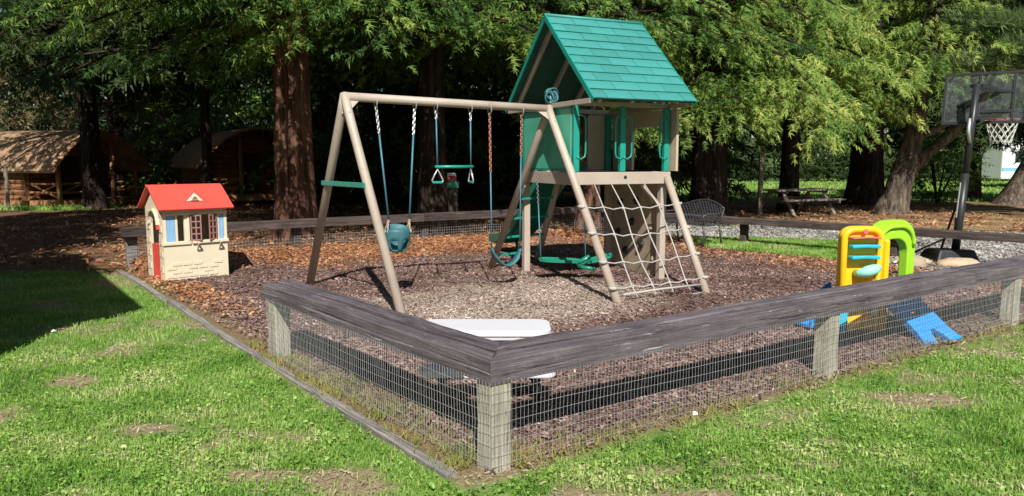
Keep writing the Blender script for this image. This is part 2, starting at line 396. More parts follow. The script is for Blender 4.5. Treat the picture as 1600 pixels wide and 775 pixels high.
def gravel_mask(x, y):
    n = (fbm(x, y, .9, 31) - .5) * 1.2
    lowb = side(V3(4.24,15.1), V3(6.3,14.5), x, y) + n*.4
    g = smooth(-.1, .35, lowb)
    g2 = smooth(0, .3, side(V3(5.5,11.2), V3(6.3,14.5), x, y)*-1 + n*.3) * smooth(.1,.6, side(A, A+r_, x, y) - .6) * smooth(5.0,5.6,x)
    g = np.maximum(g, g2)
    top = smooth(18.2, 17.4, y + .35*(x-7) + n*.4)
    return g * top * smooth(2.0, 4.0, x + .3*n)
def litter_rise(x, y):   # leaves banked up along the far fence
    return np.zeros_like(x)

# ------------------------------------------------------------------ ground sheet
def axis(lo, hi, step, out_lo, out_hi):
    a = list(np.arange(lo, hi, step)); s = step
    x = a[-1]
    while x < out_hi: s *= 1.35; x += s; a.append(min(x, out_hi))
    x = a[0]; s = step
    while x > out_lo: s *= 1.35; x -= s; a.insert(0, max(x, out_lo))
    return np.array(a)
gx = axis(-9, 10, .085, -600, 600); gy = axis(2.0, 20, .085, -120, 900)
X, Y = np.meshgrid(gx, gy); xf, yf = X.ravel(), Y.ravel()
Z = (fbm(xf, yf, 1.2, 5) - .5) * .022 * smooth(60, 20, np.abs(yf)) - .02
dm = dirt_mask(xf, yf) * smooth(40, 15, np.abs(yf)); lm = litter_mask(xf, yf); gm = gravel_mask(xf, yf)
nx, ny = len(gx), len(gy)
idx = np.arange(nx*ny).reshape(ny, nx)
F_ = np.stack([idx[:-1,:-1], idx[:-1,1:], idx[1:,1:], idx[1:,:-1]], -1).reshape(-1, 4)
inb = in_bed(xf, yf); Z = Z - smooth(.10, .4, inb) * .05
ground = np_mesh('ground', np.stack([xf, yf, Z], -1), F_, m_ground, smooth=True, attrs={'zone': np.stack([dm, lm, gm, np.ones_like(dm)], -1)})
ground['kind'] = 'structure'

# ------------------------------------------------------------------ mulch bed
def sand_mask(x, y):
    d = ((x - .1 - .25*(y-8.4))/1.75)**2 + ((y-8.3)/1.5)**2
    return smooth(1.25, .45, d + (fbm(x, y, 1.1, 41)-.5)*1.3)
def orange_mask(x, y):
    d = side(BED[3], BED[2], x, y) * -1           # distance in from the far edge
    n = (fbm(x, y, .9, 51)-.5)
    m = smooth(2.1, .4, d + n*2.4)
    e = -side(BED[2], BED[1], x, y)                 # and along the grass strip, weaker
    m2 = smooth(1.6, .2, e + n*1.5) * .6
    k = smooth(.75, .2, side(KERB1, KERB0, x, y) * 1 + n*.8) * smooth(7.0, 9.2, y)
    return np.clip(np.maximum.reduce([m, m2, k]), 0, 1)
nu, nv = 190, 190
uu, vv = np.meshgrid(np.linspace(0,1,nu), np.linspace(0,1,nv)); uu, vv = uu.ravel()[:,None], vv.ravel()[:,None]
P_ = (BED[0]*(1-uu)+BED[1]*uu)*(1-vv) + (BED[3]*(1-uu)+BED[2]*uu)*vv
def bed_z(x, y):
    n = (fbm(x, y, 2.0, 61)-.5)*.05
    far = smooth(.95, 0, -side(BED[3], BED[2], x, y)) * .16
    return .012 + n*smooth(0,.4,in_bed(x,y)) + far * smooth(0,.25,in_bed(x,y)+.12)
zb = bed_z(P_[:,0], P_[:,1])
rim_ = (uu.ravel() < 1e-6) | (vv.ravel() < 1e-6) | (uu.ravel() > 1-1e-6) | (vv.ravel() > 1-1e-6); zb = np.where(rim_, -.05, zb)
idx = np.arange(nu*nv).reshape(nv, nu)
F_ = np.stack([idx[:-1,:-1], idx[:-1,1:], idx[1:,1:], idx[1:,:-1]], -1).reshape(-1, 4)
bed = np_mesh('mulch_ground', np.column_stack([P_, zb]), F_, m_mulch, smooth=True,
    attrs={'zone': np.stack([sand_mask(P_[:,0],P_[:,1]), orange_mask(P_[:,0],P_[:,1]), zb*0, zb*0+1], -1)})
bed['kind'] = 'structure'

def scatter(n, x0, x1, y0, y1): return rng.uniform(x0, x1, n), rng.uniform(y0, y1, n)

# loose chips: bent slivers (two quads each)
def chips(name, x, y, z, ln, wd, mat, curl=.25):
    n = len(x); a = rng.uniform(0, 2*np.pi, n); ln = ln*np.clip(rng.lognormal(-.15, .45, n), .3, 2.2); wd = wd*rng.uniform(.6, 1.3, n)
    ca, sa = np.cos(a), np.sin(a); tilt = rng.normal(0, .32, n); roll = rng.normal(0, .5, n)
    out = np.zeros((n, 6, 3))
    for k, (s, t) in enumerate([(-1,-1),(0,-1),(1,-1),(-1,1),(0,1),(1,1)]):
        lx = s*ln*.5; ly = t*wd*.5*(1.1 if s == 0 else .7)
        out[:,k,0] = x + ca*lx - sa*ly; out[:,k,1] = y + sa*lx + ca*ly
        out[:,k,2] = z + tilt*lx + roll*ly + (ln*curl*.3 if s == 0 else 0)
    b = (np.arange(n)*6)[:,None]
    F2 = np.concatenate([b + np.array([0,1,4,3]), b + np.array([1,2,5,4])], 0)
    o = np_mesh(name, out.reshape(-1,3), F2, mat); o['kind'] = 'stuff'; return o
def bed_points(n):
    u = rng.uniform(-.02,1,(n,1)); v = rng.uniform(-.03,1,(n,1))
    p = (BED[0]*(1-u)+BED[1]*u)*(1-v) + (BED[3]*(1-u)+BED[2]*u)*v
    return p[:,0], p[:,1]
bx_, by_ = bed_points(165000)
keep = rng.uniform(0,1,len(bx_)) < np.clip((6.2/by_)**1.3, .12, 1) * (in_bed(bx_, by_) > -.30*rng.uniform(0,1,len(bx_))**2.2)
bx_, by_ = bx_[keep], by_[keep]; bz_ = bed_z(bx_, by_) + .008
sm, om = sand_mask(bx_, by_), orange_mask(bx_, by_)
q = rng.uniform(0,1,len(bx_)); is_o = q < om*.95; is_s = (~is_o) & (rng.uniform(0,1,len(q)) < sm*.72 + .06)
isz = np.where(is_s, .022, .038)
c1 = chips('mulch_chips', bx_[~is_o & ~is_s], by_[~is_o & ~is_s], bz_[~is_o & ~is_s], .035, .012, m_chip)
tag(c1, 'dark purple brown bark chips covering the play bed', 'mulch')
c2 = chips('pale_chips', bx_[is_s], by_[is_s], bz_[is_s], .026, .012, m_sandchip)
tag(c2, 'worn pale tan chips and sand under the swings', 'mulch')
c3 = chips('fallen_leaves', bx_[is_o], by_[is_o], bz_[is_o], .045, .02, m_leaflitter, .4)
tag(c3, 'orange brown fallen leaves banked along the far fence', 'leaf litter')
sx, sy = scatter(17000, -14, 14, 9.5, 27); k = (litter_mask(sx, sy) > rng.uniform(.2,1,len(sx))) & (in_bed(sx,sy) < 0)
c4 = chips('needle_litter', sx[k], sy[k], np.full(k.sum(), .012), .09, .03, m_leaflitter, .5)
tag(c4, 'brown needle litter under the trees outside the fence', 'needle litter')
# gravel
sx, sy = scatter(30000, 2, 12, 10.2, 19); k = gravel_mask(sx, sy) > rng.uniform(.3,1,len(sx))
m_gravelstone = leafmat('gravel_stone', [(.12,.11,.10),(.25,.235,.21),(.38,.36,.33),(.52,.5,.46)], 0, 1.)
c5 = chips('gravel', sx[k], sy[k], np.full(k.sum(), .012), .035, .026, m_gravelstone, .6)
tag(c5, 'grey gravel around the basketball hoop', 'gravel')

# ------------------------------------------------------------------ grass
def blades(name, x, y, h, wd, mat, lean=.5, z0=-.015):
    n = len(x); a = rng.uniform(0, 2*np.pi, n); th = rng.uniform(0, 2*np.pi, n); le = np.abs(rng.normal(0, lean, n))*h
    dx, dy = np.cos(a), np.sin(a); wx, wy = -np.sin(th)*wd/2, np.cos(th)*wd/2
    out = np.zeros((n, 5, 3))
    out[:,0] = np.stack([x-wx, y-wy, np.full(n,z0)], -1); out[:,1] = np.stack([x+wx, y+wy, np.full(n,z0)], -1)
    mx, my, mz = x+dx*le*.35, y+dy*le*.35, h*.6
    out[:,2] = np.stack([mx+wx*.8, my+wy*.8, mz], -1); out[:,3] = np.stack([mx-wx*.8, my-wy*.8, mz], -1)
    out[:,4] = np.stack([x+dx*le, y+dy*le, h], -1)
    b = (np.arange(n)*5)[:,None]
    F3 = np.concatenate([b+np.array([0,1,2]), b+np.array([0,2,3]), b+np.array([3,2,4])], 0)
    o = np_mesh(name, out.reshape(-1,3), F3, mat); o['kind'] = 'stuff'; return o
def in_view(x, y, mrg=.4): return (np.abs(x) < y*.70 + mrg) & (y > 2.6)
gxs, gys = [], []
for (y0, y1, dens) in ((2.7,4.2,9000),(4.2,6,5000),(6,8.5,2600),(8.5,12.5,1000)):
    x0, x1 = -y1*.72-.2, y1*.72+.2; n = int(dens*(x1-x0)*(y1-y0)); gxx, gyy = scatter(n, x0, x1, y0, y1); gxs.append(gxx); gys.append(gyy)
gxx, gyy = np.concatenate(gxs), np.concatenate(gys)
dk = dirt_mask(gxx, gyy)
nearfence = side(A, A+r_, gxx, gyy)
edge = smooth(-.02, -.35, np.maximum(nearfence, -9) + (fbm(gxx,gyy,3,71)-.5)*.35)
lf = side(KERB0, KERB1, gxx, gyy)         # left of the kerb is positive
outside = np.where((lf > .05), 1.0, np.where(nearfence < 0, np.clip(edge, .05, 1), 0))
tuft = .35 + .65*smooth(.3,.6,fbm(gxx, gyy, 5, 81))
k = in_view(gxx, gyy) & (rng.uniform(0,1,len(gxx)) < outside*(1-dk*.93)*tuft) & (litter_mask(gxx,gyy) < rng.uniform(.1,.8,len(gxx))) & ~((lf < .06) & (lf > -.14) & (gyy < 10.7))
gxx, gyy = gxx[k], gyy[k]
hn = .007 + .024*fbm(gxx, gyy, 2.3, 91)**1.4
h = hn*rng.uniform(.55,1.5,len(gxx)); wd = .0036*(1 + gyy*.07)
lawn = blades('lawn_grass', gxx, gyy, h, wd, m_grass, 1.25)
tag(lawn, 'short sunlit lawn grass in front of the fence', 'grass')
cx_, cy_ = np.concatenate([scatter(26000,-3.2,3.2,2.7,4.2)[0], scatter(30000,-4.6,4.6,4.2,6.2)[0]]), np.concatenate([rng.uniform(2.7,4.2,26000), rng.uniform(4.2,6.2,30000)])
lfc = side(KERB0, KERB1, cx_, cy_); nfc = side(A, A+r_, cx_, cy_)
kc = in_view(cx_, cy_) & ((lfc > .07) | (nfc < -.12)) & (fbm(cx_, cy_, 2.1, 95) > rng.uniform(.25,.7,len(cx_))) & (dirt_mask(cx_, cy_) < rng.uniform(.1,.7,len(cx_)))
o = chips('clover', cx_[kc], cy_[kc], rng.uniform(.004,.022,kc.sum()), .013, .011, m_grass, .3)
tag(o, 'small clover leaves mixed through the near lawn', 'clover')
tx, ty = scatter(90000,-5,5,2.7,7.2); dmt = dirt_mask(tx, ty); lft = side(KERB0, KERB1, tx, ty); nft = side(A, A+r_, tx, ty)
kt_ = in_view(tx, ty) & ((lft > .06) | (nft < .02)) & (dmt*.45 + .05 > rng.uniform(0,1,len(tx)))
o = chips('dry_thatch', tx[kt_], ty[kt_], rng.uniform(-.012,.012,kt_.sum()), .028, .0045, leafmat('dry_thatch', [(.17,.125,.075),(.29,.225,.14),(.4,.32,.205),(.5,.43,.3)], 0, 2), .3)
tag(o, 'dry straw thatch lying in the bare lawn patches', 'thatch')
# grass strip by the bench, far lawn
sx, sy = scatter(60000, 2.5, 7.4, 11, 15.8)
k = (side(BED[1], BED[2], sx, sy) < -.02) & (gravel_mask(sx, sy) < rng.uniform(.1,.6,len(sx))) & (litter_mask(sx,sy) < .5) & (side(A,A+r_,sx,sy) > 2.2)
o = blades('grass_strip', sx[k], sy[k], rng.uniform(.03,.08,k.sum()), .012, m_grass, .7)
tag(o, 'bright grass strip between the mulch and the gravel beside the bench', 'grass')
sx, sy = scatter(22000, 4, 40, 27, 55); k = (litter_mask(sx,sy) < .5)
o = blades('far_lawn_grass', sx[k], sy[k], rng.uniform(.05,.14,k.sum()), .05, m_grass, .7)
tag(o, 'far sunlit lawn beyond the picnic table', 'grass')
sx, sy = scatter(9000, -22, -12.5, 23, 25.5); k = (litter_mask(sx,sy) < .5)
o = blades('cabin_lawn_grass', sx[k], sy[k], rng.uniform(.05,.12,k.sum()), .03, m_grass, .7)
tag(o, 'strip of sunlit grass in front of the left cabin', 'grass')
# weeds along the near fences
ux = rng.uniform(0,1,5200); off = rng.normal(.02,.12,5200)
wp = A + r_*(ux[:,None]**1.3*6.5) + V3(-r_[1], r_[0])*off[:,None]
uy = rng.uniform(0,1,5200)**1.6; offl = rng.uniform(-.2,.34,5200)*(1-uy)**.5
wq = A + l_*(uy[:,None]*3.4) + V3(l_[1], -l_[0])*offl[:,None]
wpts = np.concatenate([wp, wq]); kk = fbm(wpts[:,0], wpts[:,1], 3.5, 77) > rng.uniform(.3,.62,len(wpts))
wpts = wpts[kk & (np.hypot(wpts[:,0]+.10, wpts[:,1]-3.60) > .17)]
o = blades('fence_weeds', wpts[:,0], wpts[:,1], rng.uniform(.015,.065,len(wpts)), .006, m_weed, 1.0, 0)
tag(o, 'dry yellow green weeds along the foot of the wire fence', 'weeds')

# ------------------------------------------------------------------ kerb
kd = Vector((*(KERB1-KERB0), 0)); L = kd.length; kd.normalize()
nb = 3; seg = L/nb
for i in range(nb):
    mb = MB(); nn = 14; vs_ = []; fs = []
    for j in range(nn+1):
        x = seg*j/nn; wob = .012*math.sin(x*1.7+i)+random.uniform(-.004,.004); zt = .014 + .008*math.sin(x*2.1+i*2)+random.uniform(-.003,.003)
        vs_ += [(x,-.034+wob,-.06),(x,.034+wob,-.06),(x,.034+wob,zt-.008),(x,.025+wob,zt),(x,-.025+wob,zt+.002),(x,-.034+wob,zt-.008)]
    for j in range(nn):
        for k in range(6): fs.append((j*6+k, j*6+(k+1)%6, j*6+6+(k+1)%6, j*6+6+k))
    fs += [(5,4,3,2,1,0), tuple(nn*6+k for k in range(6))]
    mb.add(vs_, fs); me_o = mb.build('kerb', m_kerb)
    p = Vector((*KERB0,0)) + kd*(seg*i+.006)
    me_o.matrix_local = frame(p, kd); me_o['kind'] = 'structure'

# ------------------------------------------------------------------ fences
def rail_beam(mat, parent, P0, d, x0o, x0i, x1, o0, o1, z0, z1, inward, name='rail', seed=0):
    """beam along d from P0; o0..o1 = inward offsets; x0o/x0i = start at outer / inner edge (mitre)"""
    n = max(4, int(x1/.3)); vs_ = []; fs = []; rr = random.Random(seed)
    c = .007
    for j in range(n+1):
        t = j/n; xo = x0o + (x1-x0o)*t; xi = x0i + (x1-x0i)*t
        wz = .004*math.sin(j*.9+seed)+rr.uniform(-.0025,.0025); wy = .004*math.sin(j*.6+seed*2)
        s = 1 if inward else -1
        ring = [(xo,s*(o0+wy),z0+wz),(xi,s*(o1+wy),z0+wz),(xi,s*(o1+wy),z1-c+wz),(xi,s*(o1-c+wy),z1+wz),(xo,s*(o0+c+wy),z1+wz),(xo,s*(o0+wy),z1-c+wz)]
        if not inward: ring = ring[::-1]
        vs_ += ring
    for j in range(n):
        for k in range(6): fs.append((j*6+k, j*6+(k+1)%6, j*6+6+(k+1)%6, j*6+6+k))
    fs += [(5,4,3,2,1,0), tuple(n*6+k for k in range(6))]
    me = bpy.data.meshes.new(name); me.from_pydata(vs_, [], fs); me.materials.append(mat)
    return inst(name, me, frame((P0[0],P0[1],0), (d[0],d[1],0)), parent)
def post_mesh(wd, ht, mat):
    c = .012; h_ = wd/2; mb = MB()
    ring = [(-h_+c,-h_),(h_-c,-h_),(h_,-h_+c),(h_,h_-c),(h_-c,h_),(-h_+c,h_),(-h_,h_-c),(-h_,-h_+c)]
    vs_ = []; zs = [-.1, ht*.25, ht*.5, ht*.75, ht]
    for i, z in enumerate(zs):
        s = 1 + .02*math.sin(i*2.3)
        vs_ += [(x*s, y*s, z) for x, y in ring]
    fs = [(j*8+k, j*8+(k+1)%8, j*8+8+(k+1)%8, j*8+8+k) for j in range(len(zs)-1) for k in range(8)] + [tuple(range(7,-1,-1)), tuple((len(zs)-1)*8+k for k in range(8))]
    me = bpy.data.meshes.new('post'); me.from_pydata(vs_, [], fs); me.materials.append(mat); return me
def wire_panel(parent, P0, d, n_out, length, z1, sv, sh, r, mat=m_wire, off=.006, z0=.0, seed=1):
    mb = MB(); rr = random.Random(seed); d = Vector((d[0],d[1],0)); no = Vector((n_out[0],n_out[1],0)); P = Vector((P0[0],P0[1],0)) + no*off
    def tri(p, q, a, b):
        mb.add([p+a*r, p-a*r*.5+b*r*.87, p-a*r*.5-b*r*.87, q+a*r, q-a*r*.5+b*r*.87, q-a*r*.5-b*r*.87], [(0,1,4,3),(1,2,5,4),(2,0,3,5)])
    x = 0; up = Vector((0,0,1))
    def bulge(x, z): return no*(.012*math.sin(x*2.3+seed)*math.sin(math.pi*min(1,max(0,z/z1))))
    while x < length:
        jx = rr.uniform(-.002,.002)
        pts = [P + d*(x+jx*k) + up*z + bulge(x, z) for k, z in enumerate((z0, z1*.5, z1))]
        tri(pts[0], pts[1], no, d); tri(pts[1], pts[2], no, d); x += sv
    z = z0 + .03
    while z < z1:
        n = max(2, int(length/.25))
        pts = [P + d*(length*j/n) + up*(z+.003*math.sin(j*1.1+z*40)) + bulge(length*j/n, z) + no*.002 for j in range(n+1)]
        for a, b in zip(pts[:-1], pts[1:]): tri(a, b, no, up)
        z += sh
    return mb.build('wire_mesh', mat, parent, kind='stuff')
POSTM = post_mesh(.135, .45, m_post)
cot = .93
fr = thing('rail_fence', 'low grey timber rail fence with wire mesh running from the front corner to the right', 'fence', (A[0],A[1],0), 'rail fences around the play bed')
LR = 10.62
for s, (a, b) in enumerate(((0, 5.2), (5.205, LR))):
    for k, (o0, o1) in enumerate(((0,.132),(.148,.275))):
        st = (cot*o0+.003, cot*o1+.003) if s == 0 else (0, 0)
        rail_beam(m_rail, fr, A + r_*a, r_, st[0], st[1], b-a, o0, o1,   .452, .574 + .012*k, True, seed=s*2+k)
for t, oo in ((.075,0),(3.04,0),(6.15,0),(9.2,0)):
    p = A + r_*t + nr*.078
    inst('post', POSTM, frame((p[0],p[1],0), (r_[0],r_[1],0)) @ Matrix.Rotation(random.uniform(-.05,.05),4,'Z'), fr)
wire_panel(fr, A, r_, -nr, LR, .47, .0265, .056, .00105, seed=3)
fl = thing('rail_fence', 'short grey timber rail fence with wire mesh running back along the kerb', 'fence', (A[0],A[1],0), 'rail fences around the play bed')
LL = 3.10
for k, (o0, o1, za, zc) in enumerate(((0,.132,.452,.512),(.014,.132,.516,.574),(.148,.275,.452,.586))):
    rail_beam(m_rail, fl, A, l_, cot*o0, cot*o1, LL - .02*(k % 2), o0, o1, za, zc, False, seed=7+k)
p = A + l_*2.92 + nl*.078
inst('post', POSTM, frame((p[0],p[1],0), (l_[0],l_[1],0)) @ Matrix.Rotation(.06,4,'Z'), fl)
wire_panel(fl, A, l_, -nl, 2.98, .47, .0265, .056, .00105, seed=5)
# far-left fence (behind the playhouse and swings)
d = (CF-DF)/np.linalg.norm(CF-DF); LF = np.linalg.norm(CF-DF); nf = V3(d[1], -d[0])   # towards the camera
ff = thing('rail_fence', 'dark shaded timber rail fence with wire mesh along the back of the play bed', 'fence', (DF[0],DF[1],0), 'rail fences around the play bed')
FPOST = post_mesh(.14, .47, m_farrail)
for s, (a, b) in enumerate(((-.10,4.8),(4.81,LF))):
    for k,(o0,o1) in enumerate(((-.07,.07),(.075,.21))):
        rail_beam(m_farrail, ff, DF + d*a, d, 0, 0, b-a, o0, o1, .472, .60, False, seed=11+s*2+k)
GP = post_mesh(.15, .47, m_kerb)
for i, t in enumerate((.02, 2.5, 4.9, 7.4, 9.4)):
    p = DF + d*t; inst('post', GP if i == 0 else FPOST, frame((p[0],p[1],0), (d[0],d[1],0)), ff)
wire_panel(ff, DF + nf*.075, d, nf, LF, .48, .05, .05, .0022, seed=6)
# far-right fence
d2 = (BF-CF)/np.linalg.norm(BF-CF); L2 = np.linalg.norm(BF-CF)
f4 = thing('rail_fence', 'dark timber rail fence in front of the gravel and the basketball hoop', 'fence', (CF[0],CF[1],0), 'rail fences around the play bed')
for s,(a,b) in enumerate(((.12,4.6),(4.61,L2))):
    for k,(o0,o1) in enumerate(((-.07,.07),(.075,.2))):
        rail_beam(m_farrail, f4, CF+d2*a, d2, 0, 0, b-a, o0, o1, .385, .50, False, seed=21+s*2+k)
FP2 = post_mesh(.13, .385, m_farrail)
for t in (.3, 3.2, 5.9, 8.6):
    p = CF+d2*t; inst('post', FP2, frame((p[0],p[1],0), (d2[0],d2[1],0)), f4)

# ------------------------------------------------------------------ trees
def spray_template(seed, n=10, droop=.28):
    rr = random.Random(seed); vs_ = []; fs = []
    def leaf(p, dx, dy, ln, wd, dz):
        b = len(vs_); nx_, ny_ = -dy, dx
        vs_.extend([(p[0]+nx_*wd, p[1]+ny_*wd, p[2]+.012), (p[0]-nx_*wd, p[1]-ny_*wd, p[2]-.012), (p[0]+dx*ln, p[1]+dy*ln, p[2]+dz)])
        fs.append((b,b+1,b+2))
    for i in range(n):
        x = rr.uniform(.0, .95); z = -droop*x*x
        for s in (-1, 1):
            a = R(rr.uniform(5, 85)); ln = .44*(1-.4*x)*rr.uniform(.5,1.3)
            leaf((x+rr.uniform(-.08,.08), rr.uniform(-.07,.07), z+rr.uniform(-.06,.06)), math.cos(a), s*math.sin(a), ln, (.042 if n > 9 else .05)*rr.uniform(.7,1.3), rr.uniform(-.30,.08))
    leaf((.7,0,-droop*.5), 1, 0, .38, .04, -.15)
    return np.array(vs_), np.array(fs)
TEMPL = [spray_template(i) for i in range(5)]
TEMPL_COARSE = [spray_template(i+20, 7) for i in range(4)]
def fluffy_template(seed, n=30):
    rr = random.Random(seed); vs_ = []; fs = []
    for i in range(n):
        d_ = Vector((rr.uniform(.1,1), rr.uniform(-.8,.8), rr.uniform(-.3,.9))).normalized()*rr.uniform(.55,1); s_ = d_.orthogonal().normalized()*.035
        p = Vector((rr.uniform(0,.35),rr.uniform(-.1,.1),rr.uniform(-.1,.1))); b = len(vs_)
        vs_ += [tuple(p+s_), tuple(p+d_), tuple(p-s_)]; fs.append((b,b+1,b+2))
    return np.array(vs_), np.array(fs)
TEMPL_PINE = [fluffy_template(i+50) for i in range(4)]

def spray_mesh(name, pos, dirs, nrm, size, mat, parent, templ):
    pos = np.asarray(pos); dirs = np.asarray(dirs); n = len(pos)
    dirs = dirs/np.linalg.norm(dirs, axis=1, keepdims=True)
    lat = np.cross(nrm, dirs); lat /= np.linalg.norm(lat, axis=1, keepdims=True)+1e-9; up = np.cross(dirs, lat)
    VV = []; FF = []; b = 0; which = rng.integers(0, len(templ), n)
    for k, (tv, tf) in enumerate(templ):
        s = which == k; m_ = s.sum()
        if not m_: continue
        wv = pos[s][:,None,:] + size[s][:,None,None]*(tv[None,:,0:1]*dirs[s][:,None,:] + tv[None,:,1:2]*lat[s][:,None,:] + tv[None,:,2:3]*up[s][:,None,:])
        VV.append(wv.reshape(-1,3)); FF.append((tf[None] + (np.arange(m_)*len(tv))[:,None,None]).reshape(-1,3) + b); b += m_*len(tv)
    o = np_mesh(name, np.concatenate(VV), np.concatenate(FF), mat, parent); o['kind'] = 'stuff'
    return o

def crown(parent, base, zb_, zt, Rad, nbr, nsp, size, mat, templ, droop=.9, limbs=True, az=None, rise=.35, pend=.45, fine_to=None, limbmat=None, shape=1.2, minr=.15, bias=2.0):
    fine_t = templ is TEMPL; size = size*(.66 if fine_t else .88); nsp = int(nsp*(1.75 if fine_t else 1.2))
    cx, cy = base; pos = []; dr = []; nm = []; sz = []; lb = MB()
    for i in range(nbr):
        f = (i+rng.uniform(0,1))/nbr; f = f**bias
        z = zb_ + (zt-zb_)*f; L_ = Rad*(minr + (1-minr)*(1-f**shape))*rng.uniform(.7,1.1)
        a = rng.uniform(0, 2*np.pi) if az is None else az[0] + rng.uniform(-1,1)*az[1]
        ca, sa = math.cos(a), math.sin(a)
        def pt(t, lat=0): return np.array([cx+ca*L_*t - sa*lat, cy+sa*L_*t + ca*lat, z + rise*L_*.5*t - droop*L_*.45*t*t])
        if limbs: lb.tube([pt(t) for t in (0,.35,.7,1)], [.02+.012*L_, .015+.008*L_, .012+.004*L_, .006], 4, cap=False)
        fine = fine_to is None or z < fine_to
        m_ = int(nsp*(L_/Rad*.7+.3)) if fine else int(nsp*(.22 if fine_t else .35))
        t = rng.uniform(.18, 1, m_)**.8; lat = rng.normal(0, .16, m_)*L_*(1.15-t*.6)
        base_p = np.stack([cx+ca*L_*t - sa*lat, cy+sa*L_*t + ca*lat, z + rise*L_*.5*t - droop*L_*.45*t*t - np.abs(lat)*.25 + rng.normal(0,.07,m_)], -1)
        sg = np.sign(lat); sd = rng.uniform(.2,1.0,m_)*sg
        d_ = np.stack([ca*.8 - sa*sd, sa*.8 + ca*sd, -pend*rng.uniform(.2,1.5,m_)], -1)
        n_ = np.stack([rng.normal(0,.38,m_), rng.normal(-.35,.4,m_), np.ones(m_)], -1)
        pos.append(base_p); dr.append(d_); nm.append(n_); sz.append(size*rng.uniform(.65,1.35,m_)*(1 if fine else (2.7 if fine_t else 2.1)))
    o = spray_mesh('crown', np.concatenate(pos), np.concatenate(dr), np.concatenate(nm), np.concatenate(sz), mat, parent, templ)
    if limbs: lb.build('limbs', limbmat or m_limb, parent, kind='stuff')
    return o

def trunk_mesh(parent, pts, rads, mat, n=22, furrow=.06, flare=0, seed=0, name='trunk'):
    """tapered, furrowed trunk following pts"""
    rr = random.Random(seed); P = [Vector(p) for p in pts]; cum = [0]
    for a, b in zip(P[:-1], P[1:]): cum.append(cum[-1]+(b-a).length)
    rows = max(10, int(cum[-1]/.28)); vs_ = []; fs = []; ph = [rr.uniform(0,6.28) for _ in range(8)]
    for j in range(rows+1):
        s = cum[-1]*j/rows; i = 0
        while i < len(cum)-2 and s > cum[i+1]: i += 1
        t = (s-cum[i])/(cum[i+1]-cum[i]); p = P[i].lerp(P[i+1], t); rad = rads[i]*(1-t)+rads[i+1]*t
        if flare: rad *= 1 + flare*math.exp(-s/.45)
        for k in range(n):
            th = 2*math.pi*k/n
            ff_ = 1 + furrow*(math.sin(5*th+ph[0]+s*.3)+.7*math.sin(9*th+ph[1]-s*.5)+rr.uniform(-.6,.6))*(1+flare*1.2*math.exp(-s/.4))*.6
            vs_.append((p.x+math.cos(th)*rad*ff_, p.y+math.sin(th)*rad*ff_, p.z))
    for j in range(rows):
        for k in range(n): fs.append((j*n+k, j*n+(k+1)%n, (j+1)*n+(k+1)%n, (j+1)*n+k))
    mb = MB(); mb.add(vs_, fs); return mb.build(name, mat, parent, smooth=True)

def tree(name, label, x, y, r0, ht, bark, zb_, Rad, nbr, nsp, size, mat, templ=TEMPL, group=None, flare=.35, lean=(0,0), seed=0, **kw):
    t = thing(name, label, 'tree', (x,y,0), group)
    trunk_mesh(t, [(x,y,-.1),(x+lean[0]*.3,y+lean[1]*.3,ht*.3),(x+lean[0],y+lean[1],ht)], [r0, r0*.8, r0*.12], bark, flare=flare, seed=seed)
    crown(t, (x+lean[0]*.3,y+lean[1]*.3), zb_, ht, Rad, nbr, nsp, size, mat, templ, **kw)
    return t
G1 = 'tall conifers behind the play bed'
tree('redwood_tree', 'big redwood with thick reddish trunk lit at its foot behind the swings', -4.48, 15.5, .40, 21, m_redbark, 4.7, 5.2, 120, 46, .46, m_redwood, group=G1, seed=1, fine_to=7.5)
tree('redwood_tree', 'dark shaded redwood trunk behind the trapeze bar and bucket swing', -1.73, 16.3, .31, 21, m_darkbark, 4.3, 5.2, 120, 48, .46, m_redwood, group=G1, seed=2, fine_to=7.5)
tree('redwood_tree', 'slender redwood with reddish trunk seen through the play tower', 1.78, 17.6, .27, 20, m_redbark, 4.6, 4.8, 100, 40, .46, m_redwood, group=G1, seed=3, fine_to=8)
tree('conifer_tree', 'broad conifer with drooping yellow green sprays beyond the lattice bench', 5.4, 20.6, .5, 12.5, m_darkbark, 3.6, 5.2, 110, 56, .52, m_yellowfir, group=G1, seed=4, fine_to=8, pend=1.0, droop=1.1)
tree('conifer_tree', 'low spreading yellow green conifer behind the old picnic table', 8.7, 23.6, .3, 9.5, m_darkbark, 3.7, 4.0, 80, 56, .54, m_yellowfir, group=G1, seed=5, fine_to=8, pend=.8, droop=1.0)
tree('conifer_tree', 'tall conifer with thick dark trunk behind the far end of the picnic table', 12.7, 27, .62, 9.5, m_darkbark, 4.6, 4.6, 60, 44, .6, m_yellowfir, group=G1, seed=6, fine_to=9, pend=.7)
